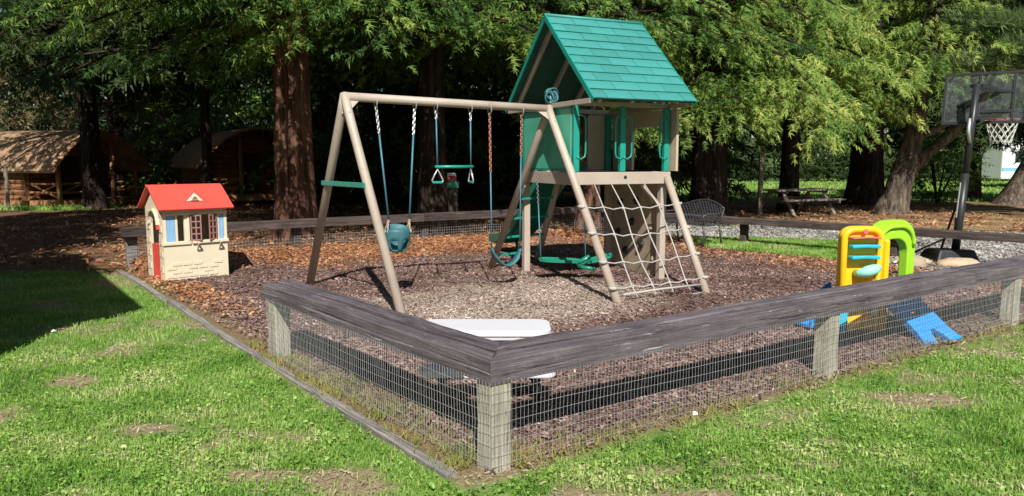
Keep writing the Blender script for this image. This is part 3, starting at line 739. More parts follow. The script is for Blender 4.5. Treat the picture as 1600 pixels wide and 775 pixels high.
# background conifers filling the gaps, most in needles coloured for shade
G2 = 'shaded conifers deep in the grove'
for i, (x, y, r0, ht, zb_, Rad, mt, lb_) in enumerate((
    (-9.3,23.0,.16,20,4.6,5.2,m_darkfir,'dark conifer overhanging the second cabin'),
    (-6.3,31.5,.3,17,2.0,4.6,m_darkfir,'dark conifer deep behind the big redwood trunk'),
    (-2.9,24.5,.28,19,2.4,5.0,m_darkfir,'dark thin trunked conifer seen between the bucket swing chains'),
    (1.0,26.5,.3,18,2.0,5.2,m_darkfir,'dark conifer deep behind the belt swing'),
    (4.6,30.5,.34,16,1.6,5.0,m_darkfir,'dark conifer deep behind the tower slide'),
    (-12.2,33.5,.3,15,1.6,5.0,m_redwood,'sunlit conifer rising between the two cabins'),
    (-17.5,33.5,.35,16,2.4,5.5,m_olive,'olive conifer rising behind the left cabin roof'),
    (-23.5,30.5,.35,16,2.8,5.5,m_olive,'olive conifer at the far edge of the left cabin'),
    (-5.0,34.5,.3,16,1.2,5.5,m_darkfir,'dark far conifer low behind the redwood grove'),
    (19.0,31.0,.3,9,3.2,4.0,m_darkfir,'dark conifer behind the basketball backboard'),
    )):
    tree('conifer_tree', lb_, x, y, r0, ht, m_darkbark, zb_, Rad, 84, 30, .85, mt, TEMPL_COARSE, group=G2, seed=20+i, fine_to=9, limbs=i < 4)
# left pine with the long bare limb
t = thing('pine_tree', 'straight dark pine trunk with a long level limb in front of the left cabin', 'tree', (-13.75,24.7,0), G1)
trunk_mesh(t, [(-13.75,24.7,-.1),(-13.8,24.7,4),(-13.8,24.7,15)], [.31,.26,.06], m_darkbark, flare=.4, seed=31)
mb = MB(); mb.tube([(-13.8,24.7,4.5),(-14.9,24.2,4.85),(-16.3,24,4.7),(-17.8,23.8,4.3),(-19,23.6,3.9)], [.12,.1,.08,.06,.03], 8)
mb.tube([(-13.8,24.7,4.2),(-12.9,24.1,4.6),(-11.6,23.6,4.4)], [.09,.06,.03], 8); mb.build('limb', m_darkbark, t, smooth=True)
crown(t, (-13.8,24.4), 5.2, 15, 5.4, 62, 40, .55, m_darkfir, TEMPL, fine_to=8)  # darker needle colour puts the left side's shade into the crown
# forked tree on the right
t = thing('forked_tree', 'grey barked tree forking low into two leaning stems beside the basketball hoop', 'tree', (11.6,22.6,0), G1)
trunk_mesh(t, [(11.35,22.6,-.1),(11.6,22.6,.7),(11.85,22.6,1.55),(12.05,22.6,2.6),(12.2,22.7,3.9),(12.6,22.9,6.5),(12.9,23,10)], [.40,.36,.33,.24,.22,.17,.06], m_greybark, 18, .09, flare=.45, seed=33)
trunk_mesh(t, [(11.75,22.55,1.1),(12.3,22.5,1.75),(12.9,22.45,2.2),(13.3,22.4,2.75),(13.9,22.3,3.6),(15,22.3,5.2),(16,22.4,7.5)], [.26,.24,.22,.2,.17,.13,.05], m_greybark, 14, .09, seed=34, name='stem')
mb = MB(); mb.tube([(12,22.6,2.2),(12.6,22.4,2.5),(13.2,22.3,2.95)], [.13,.11,.05], 8)
mb.tube([(12.1,22.6,3.4),(11.2,22.2,3.9),(10.4,21.8,3.8)], [.08,.05,.02], 6); mb.tube([(12.2,22.6,3.8),(12.9,22,4.6),(13.6,21.5,5)], [.09,.06,.02], 6); mb.build('limbs', m_greybark, t, smooth=True)
crown(t, (12.4,22.8), 4.4, 9.5, 4.0, 60, 46, .5, m_yellowfir, TEMPL, fine_to=8)
o = crown(t, (14.9,20.9), 4.1, 8, 3.4, 56, 52, .5, m_pine, TEMPL_PINE, limbs=True, fine_to=8, pend=.1, rise=.5, droop=.5); o.name = 'needle_crown'
# leaning trunk at the right edge
t = thing('leaning_tree', 'dark trunk leaning out at the right edge beside the white caravan', 'tree', (18.3,27.4,0), G1)
trunk_mesh(t, [(18.2,27.4,-.1),(18.7,27.4,1),(19.3,27.4,2.3),(20.5,27.4,5),(21.5,27.6,9)], [.42,.36,.32,.25,.08], m_greybark, 16, .09, flare=.5, seed=36)
crown(t, (20.8,27.4), 5, 9.5, 4.2, 46, 40, .6, m_yellowfir, TEMPL, fine_to=8)
# low bush under the hoop
t = thing('bush', 'leafy green bush on the far lawn below the basketball net', 'bush', (15.6,27.5,0))
mb = MB(); [mb.tube([(15.6,27.5,0),(15.6+random.uniform(-.6,.6),27.5+random.uniform(-.4,.4),1.6)], [.05,.015], 5) for _ in range(6)]; mb.build('stems', m_darkbark, t, kind='stuff')
n = 420; a = rng.uniform(0,2*np.pi,n); rr_ = rng.uniform(.2,1,n)**.6; zz = rng.uniform(.15,2.5,n); rad = 1.25*np.sin(np.pi*np.clip(zz/2.8,.12,.95))
pos = np.stack([15.6+np.cos(a)*rr_*rad, 27.5+np.sin(a)*rr_*rad, zz], -1); dd = np.stack([np.cos(a),np.sin(a),rng.uniform(-.4,.5,n)],-1); nn_ = np.stack([rng.normal(0,.4,n),rng.normal(-.3,.4,n),np.ones(n)],-1)
spray_mesh('crown', pos, dd, nn_, rng.uniform(.3,.5,n), m_redwood, t, TEMPL_COARSE)
# off-frame tall tree to the left whose shade lies over the grove floor
for i, (x, y, ht, Rad, lb_) in enumerate(((-10.6,3.2,20,5.4,'tall conifer standing on the lawn out past the left edge'), (-16.8,8.0,11.5,4.8,'tall conifer beyond the lawn left of the cabins'))):
    tree('conifer_tree', lb_, x, y, .4, ht, m_darkbark, 4.0, Rad, 110, 40, 1.15, m_redwood, TEMPL_COARSE, group='conifers beside the lawn', seed=60+i, limbs=False, bias=1.2)
# far woods
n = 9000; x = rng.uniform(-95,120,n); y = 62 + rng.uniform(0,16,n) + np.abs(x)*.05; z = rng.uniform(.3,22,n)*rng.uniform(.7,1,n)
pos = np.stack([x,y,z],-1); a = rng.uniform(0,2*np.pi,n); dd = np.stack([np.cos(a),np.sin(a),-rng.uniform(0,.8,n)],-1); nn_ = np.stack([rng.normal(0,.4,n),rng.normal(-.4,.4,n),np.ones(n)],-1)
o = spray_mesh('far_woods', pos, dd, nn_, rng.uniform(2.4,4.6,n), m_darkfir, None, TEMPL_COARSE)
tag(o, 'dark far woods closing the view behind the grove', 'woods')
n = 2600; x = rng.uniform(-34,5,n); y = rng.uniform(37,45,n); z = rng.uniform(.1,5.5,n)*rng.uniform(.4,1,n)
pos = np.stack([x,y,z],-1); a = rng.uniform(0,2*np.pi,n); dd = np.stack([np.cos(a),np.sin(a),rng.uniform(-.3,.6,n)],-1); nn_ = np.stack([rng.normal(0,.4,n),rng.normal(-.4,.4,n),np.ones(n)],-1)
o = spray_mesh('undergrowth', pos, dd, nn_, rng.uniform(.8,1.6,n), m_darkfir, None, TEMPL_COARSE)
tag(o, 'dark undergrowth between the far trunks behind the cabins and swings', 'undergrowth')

# ------------------------------------------------------------------ cabins
def cabin(loc, label):
    c = thing('log_cabin', label, 'cabin', loc, 'log cabins in the trees')
    ux = Vector((.265,.965,0)); bk = Vector((-.965,.265,0))        # across the gable, back along the ridge
    T = Matrix(((ux.x,bk.x,0,loc[0]),(ux.y,bk.y,0,loc[1]),(0,0,1,loc[2]),(0,0,0,1)))
    prof = [(-2.15,1.22),(-1.75,1.72),(-1.2,2.2),(-.6,2.5),(0,2.64),(.6,2.5),(1.2,2.2),(1.75,1.72),(2.15,1.22)]
    mb = MB(T); th = .07; vs_ = []; fs = []
    for yy in (-.25, 1.5, 3.2, 5.2):
        for (x, z) in prof: vs_.append((x,yy,z))
        for (x, z) in prof: vs_.append((x*.975,yy,z-th))
    n = len(prof)
    for j in range(3):
        for k in range(n-1):
            a = j*2*n+k; b = a+2*n; fs.append((a,a+1,b+1,b)); fs.append((a+n,b+n,b+n+1,a+n+1))
        for k in (0, n-1):
            a = j*2*n+k; b = a+2*n; fs.append((a,b,b+n,a+n))
    for k in range(n-1): fs.append((k,k+n,k+n+1,k+1)); a = 3*2*n+k; fs.append((a,a+1,a+n+1,a+n))
    roof = mb.add(vs_, fs).build('roof', m_cabroof, c)
    mb = MB(T)
    for (x0,z0),(x1,z1) in zip(prof[:-1],prof[1:]): mb.bar((x0,-.29,z0-.05),(x1,-.29,z1-.05), .04, .13, (0,1,0))
    mb.build('fascia', m_logpost, c)
    mb = MB(T); mb.box(-1.95,1.95,-.1,5.1,.0,.22); mb.build('deck', m_logpost, c)
    def hi(x): return np.interp(x, [p[0] for p in prof], [p[1] for p in prof]) - .09
    # log courses of the front wall and the camera-side wall
    lm_ = None
    def log(p0, p1, nm='log'):
        p0 = T @ Vector(p0); p1 = T @ Vector(p1); L_ = (p1-p0).length; me = bpy.data.meshes.new('log')
        n_ = 8; v = [(xx, math.cos(2*math.pi*k/n_)*.075, math.sin(2*math.pi*k/n_)*.1) for xx in (0,L_) for k in range(n_)]
        f = [(k,(k+1)%n_,n_+(k+1)%n_,n_+k) for k in range(n_)] + [tuple(range(n_-1,-1,-1)), tuple(range(n_,2*n_))]
        me.from_pydata(v,[],f); me.materials.append(m_log)
        inst(nm, me, frame(p0, p1-p0), wall)
    mb = MB(T); xs = list(np.linspace(-1.75,1.75,15)); mb.slices(xs, lambda x:.2, hi, 1.28, 1.36)
    mb.box(-1.78,-1.70,1.30,5.0,.2,1.62); mb.box(1.70,1.78,1.30,5.0,.2,1.62); mb.slices(xs, lambda x:.2, hi, 4.95, 5.03)
    wall = mb.build('wall', m_log, c)
    for i in range(11):
        z = .30+.19*i; xm = 1.76
        while hi(xm) < z+.1 and xm > .2: xm -= .1
        if z < 1.75:
            log((-xm,1.25,z),(-.42,1.25,z)); log((.42,1.25,z),(xm,1.25,z))
        else: log((-xm,1.25,z),(xm,1.25,z))
        if z < 1.5: log((-1.80,1.25,z),(-1.80,5.0,z))
    mb = MB(T); mb.box(-.4,.4,1.22,1.27,.22,1.7); mb.build('door', m_dark, c)  # very dark brown panel filling the doorway
    for x in (-1.72,-.62,.62,1.72):
        mb = MB(T); zt = float(hi(x))-.02; mb.tube([(x,-.05,.2),(x,-.05,zt)], [.085,.075], 9); mb.build('porch_post', m_logpost, c, smooth=True)
    for x0,x1 in ((-1.72,-.62),(.62,1.72)):
        mb = MB(T)
        for z in (.48,.78): mb.tube([(x0,-.05,z),(x1,-.05,z)], .045, 6)
        mb.tube([(x0+.05,-.05,.48),(x1-.05,-.05,.78)], .035, 6); mb.build('porch_rail', m_logpost, c)
    for x in (-1.72, 1.72):
        mb = MB(T)
        for z in (.48,.78): mb.tube([(x,-.05,z),(x,1.2,z)], .045, 6)
        mb.tube([(x,.0,.3),(x,1.15,.78)], .035, 6); mb.tube([(x,1.15,.3),(x,.0,.78)], .035, 6); mb.build('porch_rail', m_logpost, c)
    return c
cab = cabin((-14.75,26.8,0), 'log cabin with sunlit curved shingle roof and porch behind the pine trunk')
copy_thing(cab, (5.55,.5,.12), 'shaded log cabin with dark curved roof beside the big redwood trunk', R(-40))
# off-frame camp building whose corner shades the lawn at the left
cb = thing('camp_building', 'tan board camp building standing past the left edge of the lawn', 'building', (-3.62,4.73,0))
ex = Vector((-.39,-.921,0)); ry = Vector((-.921,.39,0)); T = Matrix(((ex.x,ry.x,0,-3.62),(ex.y,ry.y,0,4.73),(0,0,1,0),(0,0,0,1)))
mb = MB(T); mb.slices([.3,3.4,6.5], lambda x:0, lambda x:2.9, .3, .42); mb.box(.3,.42,.42,6.3,0,2.9); mb.box(6.38,6.5,.42,6.3,0,2.9); mb.box(.42,6.38,6.2,6.3,0,2.9)
wl = mb.build('wall', m_siding, cb)
for xg in (.30, 6.38):
    mb = MB(T); mb.poly([(xg,.3,2.9),(xg,6.3,2.9),(xg,3.3,5.9)], .12, (1,0,0)); mb.build('gable', m_siding, cb)
mb = MB(T); sl = 1.0
mb.add([(0,0,2.98),(6.8,0,2.98),(6.8,3.3,6.28),(0,3.3,6.28),(0,0,3.1),(6.8,0,3.1),(6.8,3.3,6.4),(0,3.3,6.4)], [(3,2,1,0),(4,5,6,7),(0,1,5,4),(1,2,6,5),(2,3,7,6),(3,0,4,7)])
mb.add([(0,6.6,2.98),(6.8,6.6,2.98),(6.8,3.3,6.28),(0,3.3,6.28),(0,6.6,3.1),(6.8,6.6,3.1),(6.8,3.3,6.4),(0,3.3,6.4)], [(0,1,2,3),(7,6,5,4),(4,5,1,0),(5,6,2,1),(7,4,0,3)])
mb.build('roof', m_shingleoff, cb)


# ------------------------------------------------------------------ play set: swing frame, tower, net, slide
PLa = Vector((-1.86,8.45,2.28)); PRa = Vector((.46,9.6,2.22))
LEG = [Vector((-2.59,9.43,-.05)), Vector((-1.09,7.40,-.05)), Vector((-.33,10.84,-.05)), Vector((1.19,8.14,-.05))]
ps = thing('play_set', 'taupe swing frame joined to a tower with a teal gable roof, rope net and slide', 'play set', (.46,9.6,0))
bd = (PRa-PLa).normalized()
MB().tube([PLa-bd*.02, PRa+bd*.04], .05, 14).build('beam', m_vinyl, ps, smooth=True)
for apex, legs, sgn in ((PLa, LEG[:2], 1), (PRa, LEG[2:], -1)):
    for q in legs:
        d = (q-apex).normalized()
        MB().tube([apex + Vector((0,0,.02)) - d*.01, apex + d*.16, q], [.047,.05,.05], 14).build('leg', m_vinyl, ps, smooth=True)
    # corner gusset
    mb = MB(); c0 = apex + bd*sgn*.04
    mb.poly([c0 + Vector((0,0,-.02)), c0 + bd*sgn*.13 + Vector((0,0,-.03)), c0 + Vector((0,0,-.03)) + (legs[1]-apex)*.05], .02, (.3,-.9,0)); mb.build('gusset', m_vinyl, ps, bevel=.003)
    for k, q in enumerate(legs): # bolt heads
        d = (q-apex).normalized()
        MB().tube([apex+d*.2+Vector((.02,-.045,0)), apex+d*.2+Vector((.025,-.06,0))], .012, 8).build('bolt', m_metal, ps)
a = PLa.lerp(LEG[0], .415); b = PLa.lerp(LEG[1], .415); e = (b-a).normalized()
MB().bar(a-e*.05+Vector((-.05,-.03,0)), b+e*.05+Vector((-.05,-.03,0)), .022, .055).build('crossbar', m_teal, ps, bevel=.004)

FL = Vector((.75,9.22,0)); u_ = Vector((.908,.42,0)).normalized(); v_ = Vector((-u_.y,u_.x,0))
TT = Matrix(((u_.x,v_.x,0,FL.x),(u_.y,v_.y,0,FL.y),(0,0,1,0),(0,0,0,1))); S = 1.40
def tb(): return MB(TT)
for (x0,x1,y0,y1) in ((-.02,S+.04,-.025,.025),(-.02,S+.04,S-.025,S+.025),(-.022,.022,.028,S-.028),(S-.03,S+.014,.028,S-.028)):
    tb().box(x0,x1,y0,y1,1.275,1.43).build('platform_beam', m_vinyl, ps, bevel=.006)
pm = None
for i in range(9):
    o = tb().box(.03,S-.04,.035+i*.148,.035+i*.148+.138,1.385,1.412).build('deck_board', m_vinyl, ps)
badge = tb().tube([(.74,-.027,1.365),(.74,-.031,1.365)], .022, 12).build('badge', m_black, ps); badge.scale = (1,1,1)
for (x,y) in ((S-.02,.0),(S-.02,S-.02),(.03,S-.02)):
    tb().box(x-.045,x+.045,y+.03 if y < .1 else y-.045,y+.12 if y < .1 else y+.045,-.05,1.274).build('tower_leg', m_vinyl, ps, bevel=.008)
for (x,y) in ((.03,0),(.70,0),(S-.03,0),(.03,S),(.70,S),(S-.03,S)):
    tb().box(x-.04,x+.04,y-.03,y+.03,1.432,2.24).build('upright', m_teal, ps, bevel=.008)
def handle(x, sd, y=-.035):
    tb().tube([(x,y,2.10),(x+sd*.05,y,2.13),(x+sd*.11,y,2.10),(x+sd*.12,y,2.04),(x+sd*.12,y,1.68),(x+sd*.11,y,1.62),(x+sd*.05,y,1.59),(x,y,1.62)], .011, 8).build('grab_handle', m_teal, ps, smooth=True)
handle(.03,1); handle(.70,1); handle(.70,-1); handle(S-.03,-1); handle(.70,1,S-.03); handle(.70,-1,S-.03)
pan = tb().box(-.012,.012,.05,S-.04,1.47,2.21).build('side_panel', m_greenpanel, ps, bevel=.004)
for zt_ in (1.445, 2.212): tb().box(-.02,.02,.045,S-.035,zt_,zt_+.023).build('panel_trim', m_teal, pan)
for yy in (.35,.95): tb().tube([(-.012,yy,1.436),(-.012,yy+.14,1.436)], .012, 6).build('panel_clip', m_metal, ps)
# gable roof
ym = .71; zr = 3.41; hw = 1.22; ze = 2.29; x0r, x1r = -.02, 1.42
sl = Vector((0,hw,zr-ze)).normalized(); slen = math.hypot(hw, zr-ze)
rf = None
for sgn in (-1, 1):
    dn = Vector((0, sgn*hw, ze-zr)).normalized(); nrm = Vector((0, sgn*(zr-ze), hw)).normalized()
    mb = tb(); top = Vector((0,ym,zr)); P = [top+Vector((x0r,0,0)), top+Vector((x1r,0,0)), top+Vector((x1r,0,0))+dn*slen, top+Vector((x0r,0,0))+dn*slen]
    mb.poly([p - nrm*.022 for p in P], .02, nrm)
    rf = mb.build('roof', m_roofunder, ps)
    # shingle courses, each board tilted a little over the next
    nc = 10; ch = slen/nc; wdt = (x1r-x0r+.02)/4
    shm = {}
    for wv in (wdt, wdt/2):
        m2 = MB(); g = .003; ov = .03
        m2.add([(g,0,.004),(wv-g,0,.004),(wv-g,ch+ov*.3,.019),(g,ch+ov*.3,.019),(g,0,-.002),(wv-g,0,-.002),(wv-g,ch+ov*.3,.003),(g,ch+ov*.3,.003)], [(0,1,2,3),(7,6,5,4),(4,5,1,0),(5,6,2,1),(6,7,3,2),(7,4,0,3)])
        me = bpy.data.meshes.new('shingle'); me.from_pydata([tuple(q) for q in m2.v], [], m2.f); me.materials.append(m_shingle); shm[wv] = me
    for c in range(nc):
        x = x0r-.01; k = 0
        while x < x1r:
            wv = wdt/2 if (c % 2 and (k == 0 or x + wdt > x1r+.02)) else wdt
            o_ = top + Vector((x,0,0)) + dn*(c*ch); o_.x = x
            yl = dn; xl = Vector((1,0,0)); zl = nrm
            tilt = random.uniform(-.002,.002)
            Mx = Matrix(((xl.x,yl.x,zl.x,o_.x),(xl.y,yl.y,zl.y,o_.y),(xl.z,yl.z,zl.z,o_.z+tilt),(0,0,0,1)))
            inst('shingle', shm[wv], TT @ Mx, rf); x += wv; k += 1
    # rake edges and rafters
    for xx in (x0r-.012, x1r+.012):
        mb = tb(); mb.bar(top+Vector((xx,0,-.02)), top+Vector((xx,0,-.02))+dn*slen, .018, .06, tuple(nrm)); mb.build('rake_trim', m_teal, rf)
    for xx in (.10,.55,1.0,1.34):
        mb = tb(); p0 = top+Vector((xx,0,-.07))-nrm*.0; mb.bar(p0+dn*.03, p0+dn*(slen-.08), .04, .06, tuple(nrm)); mb.build('rafter', m_vinyl, rf)
tb().tube([(x0r-.02,ym,zr+.012),(x1r+.02,ym,zr+.012)], .022, 8).build('ridge_cap', m_shingle, rf, smooth=True)
tb().box(-.045,-.015,ym-hw+.06,ym+hw-.10,2.235,2.295).build('gable_tie', m_vinyl, ps, bevel=.004)
tb().box(S-.02,S+.01,ym-hw+.10,ym+hw-.10,2.235,2.295).build('gable_tie', m_vinyl, ps, bevel=.004)
for yy in (0,S): tb().box(-.01,S-.025,yy-.02,yy+.02,2.241,2.30).build('top_plate', m_vinyl, ps, bevel=.004)
# tan panel with window on the far side
mbw = MB(TT @ Matrix(((0,1,0,S),(1,0,0,0),(0,0,1,0),(0,0,0,1))))
def lo_w(y): 
    if y < .14 or y > .86: return 1.44
    return 2.02 - .10*max(0, 1-min(y-.14,.86-y)/.10)**2
mbw.slices([-.14,.0,.14,.16,.18,.21,.24,.76,.79,.82,.84,.86,1.36], lo_w, lambda y: 2.23, .03, .065); mbw.build('window_panel', m_tanplastic, ps)
tb().box(1.05,S-.07,S+.03,S+.06,1.44,2.22).build('back_panel', m_tanplastic, ps, bevel=.004)
# climbing wall under the platform
rw = tb().box(S+.02,S+.06,.12,S-.06,.0,1.273).build('climbing_wall', m_concrete, ps, bevel=.006)
for i,(y,z) in enumerate(((.25,.25),(.55,.42),(.95,.3),(.35,.68),(.8,.72),(1.15,.55),(.3,1.05),(.7,1.02),(1.1,.98))):
    mb = tb(); mb.tube([(S+.02,y,z),(S-.01,y+.01,z+.005),(S-.03,y+.01,z+.01)], [.06,.05,.025], 7); mb.build('hold', m_black if i % 3 else m_tanplastic, rw, smooth=True)  # black lumps stand in for the dark of holes in the wall
tb().bar((1.02,.03,1.27),(1.34,.03,.96),.035,.06,(0,1,0)).build('brace', m_vinyl, ps, bevel=.004)
# net rail, ropes
FRb = Vector((2.34,8.86,-.03)); FRt = TT @ Vector((S-.02,-.03,1.36))
MB().tube([FRt, FRb], .048, 14).build('net_rail', m_vinyl, ps, smooth=True)
LLt = PRa.lerp(LEG[3], .375); LLb = LEG[3] + Vector((0,0,.08)); RRb = FRb + Vector((0,0,.07))
net = MB(); mb = net
def npnt(s, t):
    l = LLt.lerp(LLb, t); r = FRt.lerp(RRb, t); p = l.lerp(r, s); p.z -= .11*math.sin(math.pi*s)*t*(1-t)*2 ; p.z = max(p.z, .03); return p
ss = (.20,.40,.60,.80); tt = (.25,.47,.70,.90)
for i, s_ in enumerate(ss):
    top = TT @ Vector((.28+.245*i,-.03,1.29))
    pts = [top] + [npnt(s_ + .012*math.sin(i*2+k*1.7), t) + Vector((0,0,.015*math.sin(k*2+i))) for k, t in enumerate(tt)] + [npnt(s_, .985)]
    mb.tube(pts, .0085, 6)
for k, t in enumerate(tt):
    pts = []
    for i, s_ in enumerate((-.02,.1,.2,.3,.4,.5,.6,.7,.8,.9,1.02)):
        p = npnt(s_, t); p.z += (-.012 if i % 2 else .012)*(1 if i not in (0,10) else 0); pts.append(p)
    mb.tube(pts, .0085, 6)
    mb.tube([npnt(-.02,t)+Vector((0,0,-.015)), npnt(-.02,t)+Vector((0,0,.015))], .052, 10)
    mb.tube([npnt(1.02,t)+Vector((0,0,-.015)), npnt(1.02,t)+Vector((0,0,.015))], .050, 10)
mb.tube([LLb+Vector((0,0,-.04)), LLb.lerp(RRb,.5)+Vector((0,0,-.05)), RRb+Vector((0,0,-.04))], .02, 8)
mb.tube([npnt(.06,.955), npnt(.5,.95)+Vector((0,0,.01)), npnt(.95,.955)], .014, 6)
for k, t in enumerate(tt):
    for s_ in ss: mb.ring(npnt(s_, t), .013, .008, (1,0,0), 8, 5)
net.build('rope_net', m_rope, ps, smooth=True, kind='stuff')
# ladder on the back
RB = TT @ Vector((.50,1.30,1.30)); RBb = Vector((.36,11.42,-.05))
MB().tube([RB, RBb], .045, 12).build('ladder_rail', m_vinyl, ps, smooth=True)
for z in (.22,.49,.77,1.05):
    def on(a, b): t = (a.z-z)/(a.z-b.z); return a.lerp(b, t)
    MB().bar(on(PRa,LEG[2]), on(RB,RBb), .06, .03).build('ladder_rung', m_teal, ps, bevel=.004)
# slide
mb = tb(); n = 22; vs_ = []; fs = []
prof = [(-.26,.13),(-.25,.0),(-.16,-.035),(0,-.045),(.16,-.035),(.25,0),(.26,.13),(.225,.13),(.215,.02),(0,-.012),(-.215,.02),(-.225,.13)]
for j in range(n+1):
    t = j/n; y = 1.43 + 2.5*t; z = .16 + 1.24*(.5+.5*math.cos(math.pi*min(1,t*1.06))) + .03*math.sin(t*9)
    for (x,dz) in prof: vs_.append((.80+x, y, z+dz))
m_ = len(prof)
for j in range(n):
    for k in range(m_): fs.append((j*m_+k, j*m_+(k+1)%m_, (j+1)*m_+(k+1)%m_, (j+1)*m_+k))
fs += [tuple(range(m_-1,-1,-1)), tuple(n*m_+k for k in range(m_))]
mb.add(vs_, fs).build('slide', m_slide, ps, smooth=False)
for sx_ in (.62,.98): tb().tube([(sx_,3.7,.16),(sx_,3.7,-.03)], .03, 8).build('slide_foot', m_slide, ps)

# things hanging from it
def beam_at(px, dz=-.05):
    k = (px-800)/1170*1.0; P0 = PLa; D = PRa-PLa
    f = lambda P: P.y*.9932-(P.z-1.58)*.1167
    t = (k*f(P0)-P0.x)/(D.x-k*(f(PRa)-f(P0))); p = PLa.lerp(PRa, t); p.z += dz; return p
def chain(mb, p, q, link=.034, r=.0042):
    p = Vector(p); q = Vector(q); d = q-p; n = max(2, int(d.length/(link*.72))); d = d/n; dn_ = d.normalized(); a = dn_.orthogonal().normalized(); b = dn_.cross(a)
    for i in range(n):
        c = p + d*(i+.5); ax = a if i % 2 else b; sd = b if i % 2 else a
        pts = [c + dn_*link*.5*math.cos(2*math.pi*k/8) + sd*link*.28*math.sin(2*math.pi*k/8) for k in range(8)]
        mb.tube(pts, r, 4, closed=True)
def hanger(root, p, q, metal_len=.28, tubemat=m_bluetube, r=.011, mat_top=m_metal, low=.0):
    p = Vector(p); q = Vector(q); d = (q-p).normalized()
    mb = MB(); mb.ring(p+Vector((0,0,-.0)), .055, .007, bd, 14, 5); mb.build('hanger_ring', m_metal, root)
    mb = MB(); chain(mb, p+d*.05, p+d*metal_len, .05, .0065); mb.build('chain', mat_top, root, kind='stuff')
    MB().tube([p+d*metal_len, q-d*low], r, 8).build('chain_sleeve', tubemat, root, smooth=True)
    if low:
        mb = MB(); chain(mb, q-d*low, q, .04, .005); mb.build('lower_chain', m_metal, root, kind='stuff')
# bucket swing
bs = thing('bucket_swing', 'teal toddler bucket swing on blue sleeved chains nearest the left swing legs', 'swing', (-1.36,8.66,.5), 'swings')
p0, p1 = beam_at(587), beam_at(648); c = Vector((-1.33,8.64,.66)); e = (p1-p0); e.z = 0; e.normalize(); f = Vector((e.y,-e.x,0))
q0 = c - e*.10 + Vector((0,0,.24)); q1 = c + e*.15 + Vector((0,0,.24))
hanger(bs, p0, q0, .34); hanger(bs, p1, q1, .34)
for q, s in ((q0,-1),(q1,1)):
    for g in (-1,1):
        mb = MB(); chain(mb, q, c + e*s*.132 + f*g*.06 + Vector((0,0,.10)), .03, .0045); mb.build('strap_chain', m_tan, bs, kind='stuff')
vs_ = []; fs = []; n = 28; zs = [.13,.10,.05,0,-.04,-.08,-.12,-.145]; rad = [.148,.151,.151,.148,.142,.13,.104,.055]
for j,(z,rr2) in enumerate(zip(zs,rad)):
    for k in range(n):
        th = 2*math.pi*k/n; hb = .05*max(0,-math.sin(th)) if j == 0 else 0
        vs_.append(c + e*math.cos(th)*rr2 + f*math.sin(th)*rr2*.85 + Vector((0,0,z+hb)))
for j in range(len(zs)-1):
    for k in range(n):
        th = 2*math.pi*(k+.5)/n
        hole = 3 <= j <= 5 and any(abs(th - c_) < .36 for c_ in (1.05, 2.1))
        if not hole: fs.append((j*n+k, j*n+(k+1)%n, (j+1)*n+(k+1)%n, (j+1)*n+k))
fs.append(tuple((len(zs)-1)*n+k for k in range(n)))
o = MB().add(vs_, fs).build('bucket_seat', m_tealrub, bs, smooth=True); md = o.modifiers.new('thick','SOLIDIFY'); md.thickness = .014
for s in (-1,1): MB().tube([c+e*s*.148+Vector((0,0,.10)), c+e*s*.166+Vector((0,0,.10))], .028, 10).build('rivet', m_metal, bs)
# trapeze
tz = thing('trapeze_bar', 'green trapeze bar with triangular hand rings between the bucket and belt swings', 'trapeze', (-.72,9.02,1.4), 'swings')
p0, p1 = beam_at(681), beam_at(735); q0 = p0.copy(); q1 = p1.copy(); q0.z = q1.z = 1.50; q0.x += .01
hanger(tz, p0, q0, .15, m_bluetube, .009); hanger(tz, p1, q1, .15, m_bluetube, .009)
e = (q1-q0).normalized(); MB().tube([q0-e*.03, q1+e*.03], .019, 10).build('bar', m_teal, tz, smooth=True)
for q, ax in ((q0, e), (q1, Vector((e.y,-e.x,0)))):
    mb = MB(); pts = [q+Vector((0,0,-.03)), q+ax*.035+Vector((0,0,-.09)), q+ax*.07+Vector((0,0,-.16)), q+ax*.06+Vector((0,0,-.185)), q-ax*.06+Vector((0,0,-.185)), q-ax*.07+Vector((0,0,-.16)), q-ax*.035+Vector((0,0,-.09))]
    mb.tube(pts, .010, 6, closed=True); mb.build('hand_ring', m_metal, tz, smooth=True)
    MB().tube([q-ax*.06+Vector((0,0,-.185)), q+ax*.06+Vector((0,0,-.185))], .015, 8).build('grip', m_teal, tz)
# belt swing
bl = thing('belt_swing', 'teal rubber belt swing hanging by red topped chains next to the tower legs', 'swing', (-.05,9.6,.3), 'swings')
p0, p1 = beam_at(765), beam_at(815); q0 = p0.copy(); q1 = p1.copy(); q0.z = .50; q1.z = .47; q0.x += .02; q1.x -= .02
hanger(bl, p0, q0, .75, m_bluetube, .009, m_rustchain); hanger(bl, p1, q1, .55, m_bluetube, .009, m_rustchain)
e = (q1-q0).normalized(); g = Vector((e.y,-e.x,0)).normalized(); vs_ = []; fs = []; n = 16
for i in range(n+1):
    t = i/n; p = q0.lerp(q1, t); p.z -= .21*(1-(2*t-1)**2)**.8; ww = .075 if .12 < t < .88 else .04
    vs_ += [p-g*ww, p+g*ww]
for i in range(n): fs.append((2*i,2*i+1,2*i+3,2*i+2))
o = MB().add(vs_, fs).build('belt_seat', m_tealrub, bl, smooth=True); md = o.modifiers.new('thick','SOLIDIFY'); md.thickness = .014
